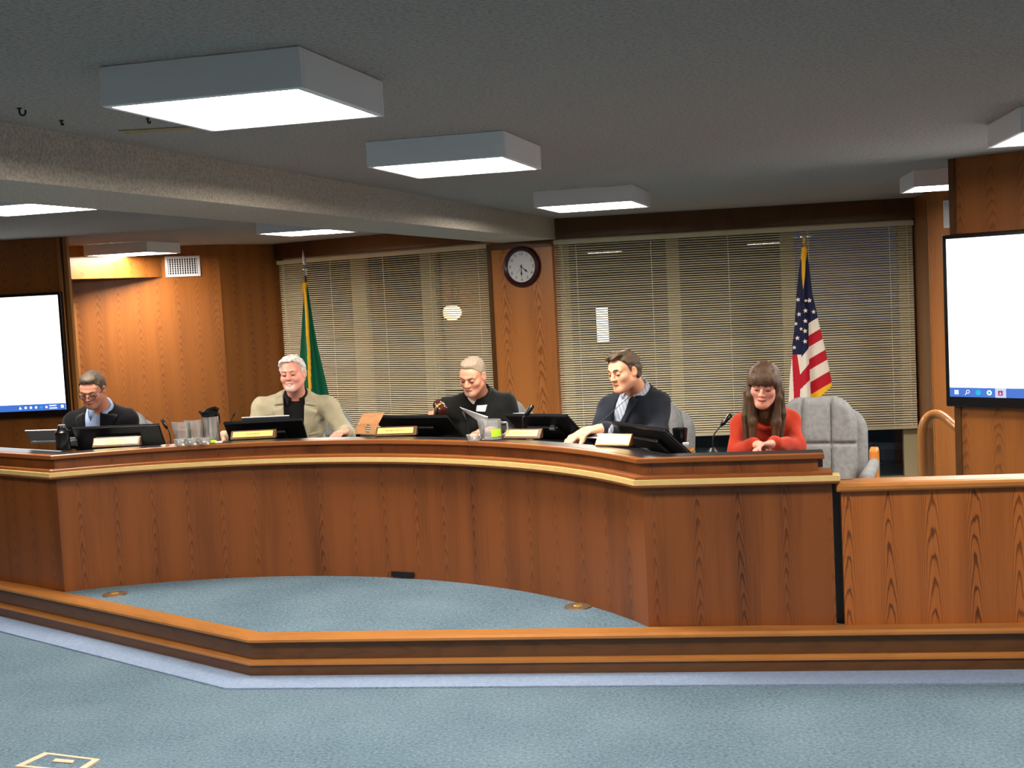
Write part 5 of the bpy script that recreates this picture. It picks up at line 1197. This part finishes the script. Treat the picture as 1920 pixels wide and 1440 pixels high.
def nameplate(px, py, w, yaw, lines, label, h=.046, dp=.05, pw='plate_wood', bw=.012):
    p = atz(px, py, ZT); R = np.array(Matrix.Rotation(yaw, 3, 'Z')); T = lambda q: p + R @ V(*q)
    e = empty('nameplate', p, label, 'nameplate', 'brass nameplates along the counter')
    mb = MB(); mb.prism([(0, 0), (0, .006), (dp * .72, h), (dp, h), (dp, 0)], -w / 2, w / 2, T=lambda q: T((q[2], q[0], q[1]))); bevel(mb.build('block', M[pw], e), .003)
    sl = unit(V(0, dp * .72, h - .006)); nn = V(0, -sl[2], sl[1]); L2 = math.hypot(dp * .72, h - .006)
    P = lambda u, v, o: T(V(u, 0, .006) + sl * v + nn * o)
    mb = MB(); mb.hexa([P(u, v, o) for o in (.0, .002) for u, v in ((-w / 2 + bw, .009), (w / 2 - bw * 1.4, .009), (w / 2 - bw * 1.4, L2 - .008), (-w / 2 + bw, L2 - .008))]); pl = mb.build('plate', M['brass_plate'], e)
    xv, yv, zv = R @ V(1, 0, 0), R @ sl, R @ nn
    for i, (tx, sz) in enumerate(lines):
        v = L2 / 2 + (len(lines) - 1) * .008 - i * .0165; text(tx, sz, basis(xv, yv, zv, P(0, v, .0022)), M['ink'], 'lettering', pl)
tn = lambda t: math.atan2(*(arc_at(t + .01) - arc_at(t - .01))[::-1])
nameplate(217, 838, .262, -.02, [('COUNCIL MEMBER', .0125), ('BRAD ELLIS', .0135)], 'pale brass nameplate on the black monitor side before the person in glasses', .05, .045, 'plate_wood', .008)
nameplate(474, 823.5, .25, -.03, [('ALEX MOLL', .015)], 'brass nameplate in a wide dark frame before the person in the beige jacket')
nameplate(741, 817.5, .225, -.18, [('BOBBY BEDNIC', .0155)], 'brass nameplate right of the cardboard holder')
nameplate(977, 823, .2, -.42, [('MICHAEL ABRAMS', .0135)], 'brass nameplate between the green-labelled pitcher and the logo monitor')
nameplate(1147, 836.5, .175, -.52, [('MAYOR', .0105), ('ALAN LEE', .0125)], 'tilted brass nameplate next to the papers, nearest the counter corner', .052, .055, 'chair_wood', .008)

def mic(base, pts, Y, label, zb, head=.045, hr=.0095):
    e0 = aty(*base, Y); e0[2] = zb; e = empty('gooseneck_microphone', e0, label, 'microphone', 'gooseneck microphones'); mb = MB(); mb.lathe([(0, 0), (.03, 0), (.028, .012), (.012, .03), (0, .03)], 18, lambda q: q + e0); mb.build('base', M['black'], e, True, auto=.7)
    P = [e0 + V(0, 0, .02)] + [aty(*q, Y) for q in pts]; fine = []
    for i in range(len(P) - 1):
        q0, q1, q2, q3 = P[max(0, i - 1)], P[i], P[i + 1], P[min(len(P) - 1, i + 2)]
        for t in np.linspace(0, 1, 5)[:-1]: fine.append(.5 * (2 * q1 + (q2 - q0) * t + (2 * q0 - 5 * q1 + 4 * q2 - q3) * t * t + (3 * q1 - q0 - 3 * q2 + q3) * t ** 3))
    fine.append(P[-1]); mb = MB(); mb.tube(fine, .0038, 8); mb.build('gooseneck', M['black'], e, True)
    d = unit(P[-1] - P[-2]); mb = MB(); mb.tube([P[-1] - d * .004, P[-1] + d * .008, P[-1] + d * head, P[-1] + d * (head + .006)], [.006, hr, hr, hr * .5], 12); mb.build('capsule', M['black2'], e, True)
mic((321, 827), [(318, 812), (313, 803)], 7.25, 'gooseneck microphone left of the clear water pitchers', ZW, .055)
mic((428, 805), [(432, 793), (438, 779)], 7.35, 'thin gooseneck microphone behind the monitor of the person in beige', ZW, .02, .004)
mic((880, 812), [(876, 800), (873, 790)], 6.75, 'gooseneck microphone before the black pullover, left of the small glass bowl', ZW, .05, .007)
mic((985, 800), [(980, 788), (986, 779)], 6.55, 'gooseneck microphone behind the logo monitor', ZW, .06, .012)
mic((1336, 835), [(1337, 820), (1345, 806), (1353, 797)], 5.95, 'gooseneck microphone beside the person in the orange-red sweater', ZW, .062, .011)

def vessel(name, px, py, Y, r0, r1, h, label, cat, mat='tumbler', fill=None, spout=False, group=None, zb=ZT, parts=()):
    b = aty(px, py, Y); b[2] = zb; e = empty(name, b, label, cat, group); t = .0035; T = lambda q: b + q
    prof = [(0, .002), (r0 - .004, .001), (r0, .004), (r1, h), (r1 - t, h), (r0 - t, .009), (0, .009)]
    mb = MB(); mb.lathe(prof, 28, T)
    if spout: mb.v = [tuple(V(*v) + (V(-.022, 0, .006) * max(0, -(v[0] - b[0]) / r1) ** 6 * max(0, (v[2] - b[2]) / h - .8) * 5)) for v in mb.v]
    mb.build('wall' if name != 'bowl' else 'bowl_wall', M[mat], e, True, auto=.9)
    if fill: rr = r0 - t + (r1 - r0) * fill - .0004; mb = MB(); mb.lathe([(0, .0095), (r0 - t - .0004, .0095), (rr, h * fill), (0, h * fill)], 28, T); mb.build('water', M['water'], e, True, auto=.9)
    return e, b
vessel('water_pitcher', 343, 826, 6.97, .036, .037, .115, 'left one of two clear water pitchers beside the steel carafe', 'pitcher', fill=.65, spout=True, group='clear water pitchers by the carafe')
vessel('water_pitcher', 367, 825, 7.01, .036, .037, .118, 'right one of two clear water pitchers, nearest the steel carafe', 'pitcher', fill=.6, spout=True, group='clear water pitchers by the carafe')
for i, (x, lb) in enumerate(((338, 'clear low glass tumbler before the left water pitcher'), (360, 'clear low glass tumbler before the right water pitcher'), (384, 'clear low glass tumbler between the pitchers and the steel carafe'))):
    vessel('glass_tumbler', x, 829 - i, 6.86, .029, .034, .036, lb, 'glass', group='low glass tumblers by the carafe')
e, b = vessel('water_pitcher', 922, 816, 6.40, .052, .05, .10, 'clear water pitcher with a lime green label, before the black pullover', 'pitcher', fill=.55, spout=True)
mb = MB(); th = np.linspace(-.9, .15, 12) - math.pi / 2 + .9
mb.add([V(b[0] + .0545 * math.cos(t), b[1] + .0545 * math.sin(t), b[2] + z) for z in (.018, .056) for t in th], [(i, i + 1, 12 + i + 1, 12 + i) for i in range(11)]); mb.build('label', M['label_green'], e)
mb = MB(); hx = b + V(.052, 0, 0); mb.tube([hx + V(-.002, 0, .085), hx + V(.026, 0, .08), hx + V(.03, 0, .05), hx + V(.02, 0, .025), hx + V(-.002, 0, .02)], .005, 8); mb.build('handle', M['tumbler'], e, True)
vessel('bowl', 889, 815.5, 6.38, .03, .041, .031, 'small clear glass bowl left of the green-labelled pitcher', 'bowl')
# steel carafe
b = aty(397, 824, 7.07); b[2] = ZT; ca = empty('coffee_carafe', b, 'steel coffee carafe with black lid, on the counter', 'carafe'); T = lambda q: b + q
mb = MB(); mb.lathe([(0, 0), (.049, 0), (.05, .008), (.046, .05), (.043, .13), (.043, .135), (0, .135)], 32, T); mb.build('body', M['steel'], ca, True, auto=.7)
mb = MB(); mb.lathe([(0, .131), (.044, .131), (.049, .14), (.048, .158), (.03, .166), (.02, .176), (0, .178)], 28, T); mb.tube([T(V(-.04, 0, .15)), T(V(-.06, 0, .163))], [.014, .005], 10); mb.tube([T(V(.0, 0, .172)), T(V(.03, 0, .176)), T(V(.05, 0, .165))], [.008, .01, .008], 8); mb.build('lid', M['black2'], ca, True, auto=.7)
mb = MB(); mb.tube([T(V(.02, .042, .15)), T(V(.03, .072, .14)), T(V(.03, .075, .09)), T(V(.02, .046, .05))], .008, 8, flat=.7); mb.build('handle', M['black2'], ca, True)
b2 = aty(399, 824, 6.9); b2[2] = ZT; mb = MB(); mb.lathe([(0, 0), (.018, 0), (.02, .006), (.014, .015), (0, .017)], 16, lambda q: b2 + q * V(1.3, 1, 1)); tag(mb.build('lime_packet', M['label_green'], None, True), 'lime green packet at the foot of the steel carafe', 'packet')
b2 = aty(409, 823.5, 6.9); b2[2] = ZT; mb = MB(); mb.box((-.02, -.015, 0), (.02, .015, .008), lambda q: b2 + q); tag(bevel(mb.build('sugar_packet', M['paper'], None), .002), 'small white packet right of the steel carafe', 'packet')
# dark travel mug at the left corner, laptop behind it
b = aty(119, 838, 6.98); b[2] = ZT; tm = empty('travel_mug', b, 'dark smoked travel mug with black lid beside the open laptop', 'mug'); T = lambda q: b + q
mb = MB(); mb.lathe([(0, 0), (.038, 0), (.039, .004), (.037, .084), (0, .084)], 28, T); mb.build('body', M['smoke_glass'], tm, True, auto=.7)
mb = MB(); mb.lathe([(0, .084), (.039, .084), (.039, .094), (.03, .104), (.022, .12), (.02, .128), (0, .13)], 24, T); mb.tube([T(V(.02, 0, .1)), T(V(.05, 0, .098))], [.01, .006], 8); mb.build('lid', M['black2'], tm, True, auto=.7)
mb = MB(); mb.box((-.02, -.012, .128), (.016, .012, .136), T); bevel(mb.build('sip_tab', M['silver'], tm), .003)
def laptop(pl, pr, zt, zb, lean, label, mat, zbase, dep=.17):
    a, c = atz(*pl, zt), atz(*pr, zt); d = unit(c - a); bk = V(-d[1], d[0], 0); bk = bk if bk[1] > 0 else -bk; Lw = np.linalg.norm(c - a); h = (zt - zb) / math.cos(lean); dn = bk * math.sin(lean) * 1 - V(0, 0, 1) * math.cos(lean); nn = np.cross(d, dn); nn = nn if nn[1] < 0 else -nn
    e = empty('laptop', a + dn * h, label, 'laptop'); T = lambda q: a + d * q[0] + dn * q[1] + nn * q[2]
    mb = MB(); mb.box((0, 0, -.006), (Lw, h, 0), T); bevel(mb.build('lid', mat, e), .004)
    mb = MB(); mb.box((.01, .01, -.0075), (Lw - .01, h - .01, -.006), T); mb.build('screen', emit('laptop_screen_%d' % len(bpy.data.materials), (170, 190, 225), .6), e)
    mb = MB(); mb.box((.0, -.003, -.005), (Lw, .002, -.0005), T); mb.build('top_edge', M['white_metal'], e)
    hb = a + dn * h; mb = MB(); mb.hexa([hb + d * x + bk * y + V(0, 0, z) for z in (-.016, -.002) for x, y in ((0, -.005), (Lw, -.005), (Lw, dep), (0, dep))]); bevel(mb.build('base', mat, e), .004)
    mb = MB(); hb2 = hb + bk * .02 + V(0, 0, -.002); mb.hexa([hb2 + d * x + bk * y + V(0, 0, z) for z in (0, .002) for x, y in ((.02, .0), (Lw - .02, .0), (Lw - .02, .07), (.02, .07))]); mb.build('keyboard', M['black'], e)
laptop((47, 808.5), (121, 806.4), .998, .935, .62, 'open silver laptop at the left corner of the counter', M['silver'], ZT)
laptop((453, 783.5), (542, 779.5), 1.002, .87, .2, 'open laptop with a pale edge behind the monitor of the person in beige', plain('slate_laptop', (40, 46, 54), .4), ZW, .12)
# cardboard holder with a round cut-out
a, c = atz(659, 815, ZT), atz(701, 815.5, ZT); d = unit(c - a); bk = V(-d[1], d[0], 0); Lw = np.linalg.norm(c - a)
hd = empty('cardboard_holder', (a + c) / 2, 'folded tan cardboard holder with a round hole, left of a nameplate', 'holder')
T = lambda q: a + d * q[0] + bk * (.03 + q[2] + .25 * q[1]) + V(0, 0, q[1])
n = 32; H1 = .056; cx_, cz_, rr = Lw * .56, .028, .0265; ring = []; rect = []
for i in range(n):
    t = 2 * math.pi * i / n; ring.append((cx_ + rr * .8 * math.cos(t), cz_ + rr * math.sin(t)))
    k = min([(q - o) / v for q, o, v in ((Lw, cx_, math.cos(t)), (0, cx_, math.cos(t)), (H1, cz_, math.sin(t)), (0, cz_, math.sin(t))) if abs(v) > 1e-6 and (q - o) / v > 0]); rect.append((cx_ + k * math.cos(t), cz_ + k * math.sin(t)))
sh = lambda p: (p[0] + (.012 if p[0] < Lw / 2 else -.0) * p[1] / H1, p[1])
mb = MB(); vs = [T(V(*sh(p), z)) for z in (0, .004) for p in rect + ring]; fs = []
for i in range(n):
    j = (i + 1) % n; fs += [(i, j, n + j, n + i), (2 * n + j, 2 * n + i, 3 * n + i, 3 * n + j), (n + i, n + j, 3 * n + j, 3 * n + i), (j, i, 2 * n + i, 2 * n + j)]
mb.add(vs, fs); mb.build('front_panel', M['cardboard'], hd)
mb = MB(); pp = [T(V(x, H1, .004)) for x in (.012, Lw)]; qq = [p + bk * .06 + V(0, 0, .052) for p in pp]; mb.hexa([pp[0], pp[1], pp[1] + bk * .004, pp[0] + bk * .004, qq[0], qq[1], qq[1] + bk * .004, qq[0] + bk * .004]); mb.build('rear_flap', M['cardboard'], hd)
mb = MB(); mb.hexa([T(V(x, 0, z)) + V(0, 0, k) for k in (0, .004) for x, z in ((0, 0), (Lw, 0), (Lw, .1), (0, .1))]); mb.build('bottom_panel', M['cardboard'], hd)
# gavel held in the hand
g = G3; gh = empty('gavel', A(812, 782, 7.08), 'dark wooden gavel with a brass band, held up in a hand', 'gavel')
h0, h1 = A(807, 788, 7.18), A(823, 769, 7.0); mb = MB(); mb.tube([h0, h0 * .5 + h1 * .5, h1], [.011, .008, .007], 12); mb.build('handle', M['leather_wood'], gh, True)
p, q = A(819.5, 757, 6.99), A(832.5, 772, 6.93); mb = MB(); L5 = lambda t: p + (q - p) * t
mb.tube([L5(-.02), L5(0), L5(.1), L5(.14), L5(.3), L5(.34), L5(.66), L5(.7), L5(.86), L5(.9), L5(1), L5(1.02)], [.02, .027, .029, .026, .026, .03, .03, .026, .026, .029, .027, .02], 20); mb.build('head', M['leather_wood'], gh, True, auto=.7)
mb = MB(); mb.tube([L5(.42), L5(.43), L5(.57), L5(.58)], [.0303, .0312, .0312, .0303], 20); mb.build('band', M['brass'], gh, True)
# papers
P4 = [A(862, 763, 6.80), A(915, 781, 6.68), A(911, 801, 6.74), A(869, 769, 6.83)]
mb = MB(); nP = 8
vs = [];
for j in range(nP + 1):
    for i in range(nP + 1):
        u_, v_ = i / nP, j / nP; p = (P4[0] * (1 - u_) + P4[1] * u_) * (1 - v_) + (P4[3] * (1 - u_) + P4[2] * u_) * v_; vs.append(p + V(0, .015, -.003) * math.sin(u_ * 3.1))
fs = [(j * 9 + i, j * 9 + i + 1, (j + 1) * 9 + i + 1, (j + 1) * 9 + i) for j in range(8) for i in range(8)]
o = meshobj('paper_sheet', vs, fs, M['paper'], None, True); o.modifiers.new('t', 'SOLIDIFY').thickness = .0012; tag(o, 'white sheet held up at a slant before the black pullover', 'paper')
for i, (x, y, r, zz, lb) in enumerate(((1104, 821.5, -.5, 0, 'white sheet lying lowest under the hands beside the tilted nameplate'), (1110, 818, -.42, .003, 'white sheet lying on top under the hands beside the tilted nameplate'))):
    p = atz(x, y, ZT); R = np.array(Matrix.Rotation(r, 3, 'Z')); mb = MB(); mb.box((-.1, -.0, 0), (.1, .13, .0015), lambda q: p + R @ q + V(0, 0, zz)); tag(mb.build('paper_sheet', M['paper'], None), lb, 'paper', 'papers under the hands')
# black cup and small white cup at the corner
b = aty(1276, 836, 5.87); b[2] = ZT; mb = MB(); mb.lathe([(0, 0), (.028, 0), (.029, .004), (.036, .068), (.033, .068), (.026, .008), (0, .008)], 24, lambda q: b + q); tag(mb.build('black_cup', M['black2'], None, True, auto=.7), 'black cup before the grey chair, right of the leaning monitor', 'cup')
b = aty(1286, 837, 5.78); b[2] = ZT; mb = MB(); mb.lathe([(0, 0), (.013, 0), (.015, .011), (.0135, .011), (.011, .002), (0, .002)], 16, lambda q: b + q); tag(mb.build('creamer_cup', M['white_metal'], None, True, auto=.7), 'tiny white creamer cup at the foot of the black cup', 'cup')
# tablet propped behind the logo monitor
laptop((962, 776), (985, 775), .989, .862, .1, 'small tablet with a pale top edge standing behind the logo monitor', M['black'], ZW, .05)

# lettering becomes ordinary meshes
dg = bpy.context.evaluated_depsgraph_get()
for o in [o for o in bpy.data.objects if o.type == 'FONT']:
    me = bpy.data.meshes.new_from_object(o.evaluated_get(dg)); n = bpy.data.objects.new('tmp', me); col.objects.link(n)
    n.parent = o.parent; n.matrix_parent_inverse = o.matrix_parent_inverse.copy(); n.matrix_basis = o.matrix_basis.copy(); nm = o.name.split('.')[0]; bpy.data.objects.remove(o); n.name = nm
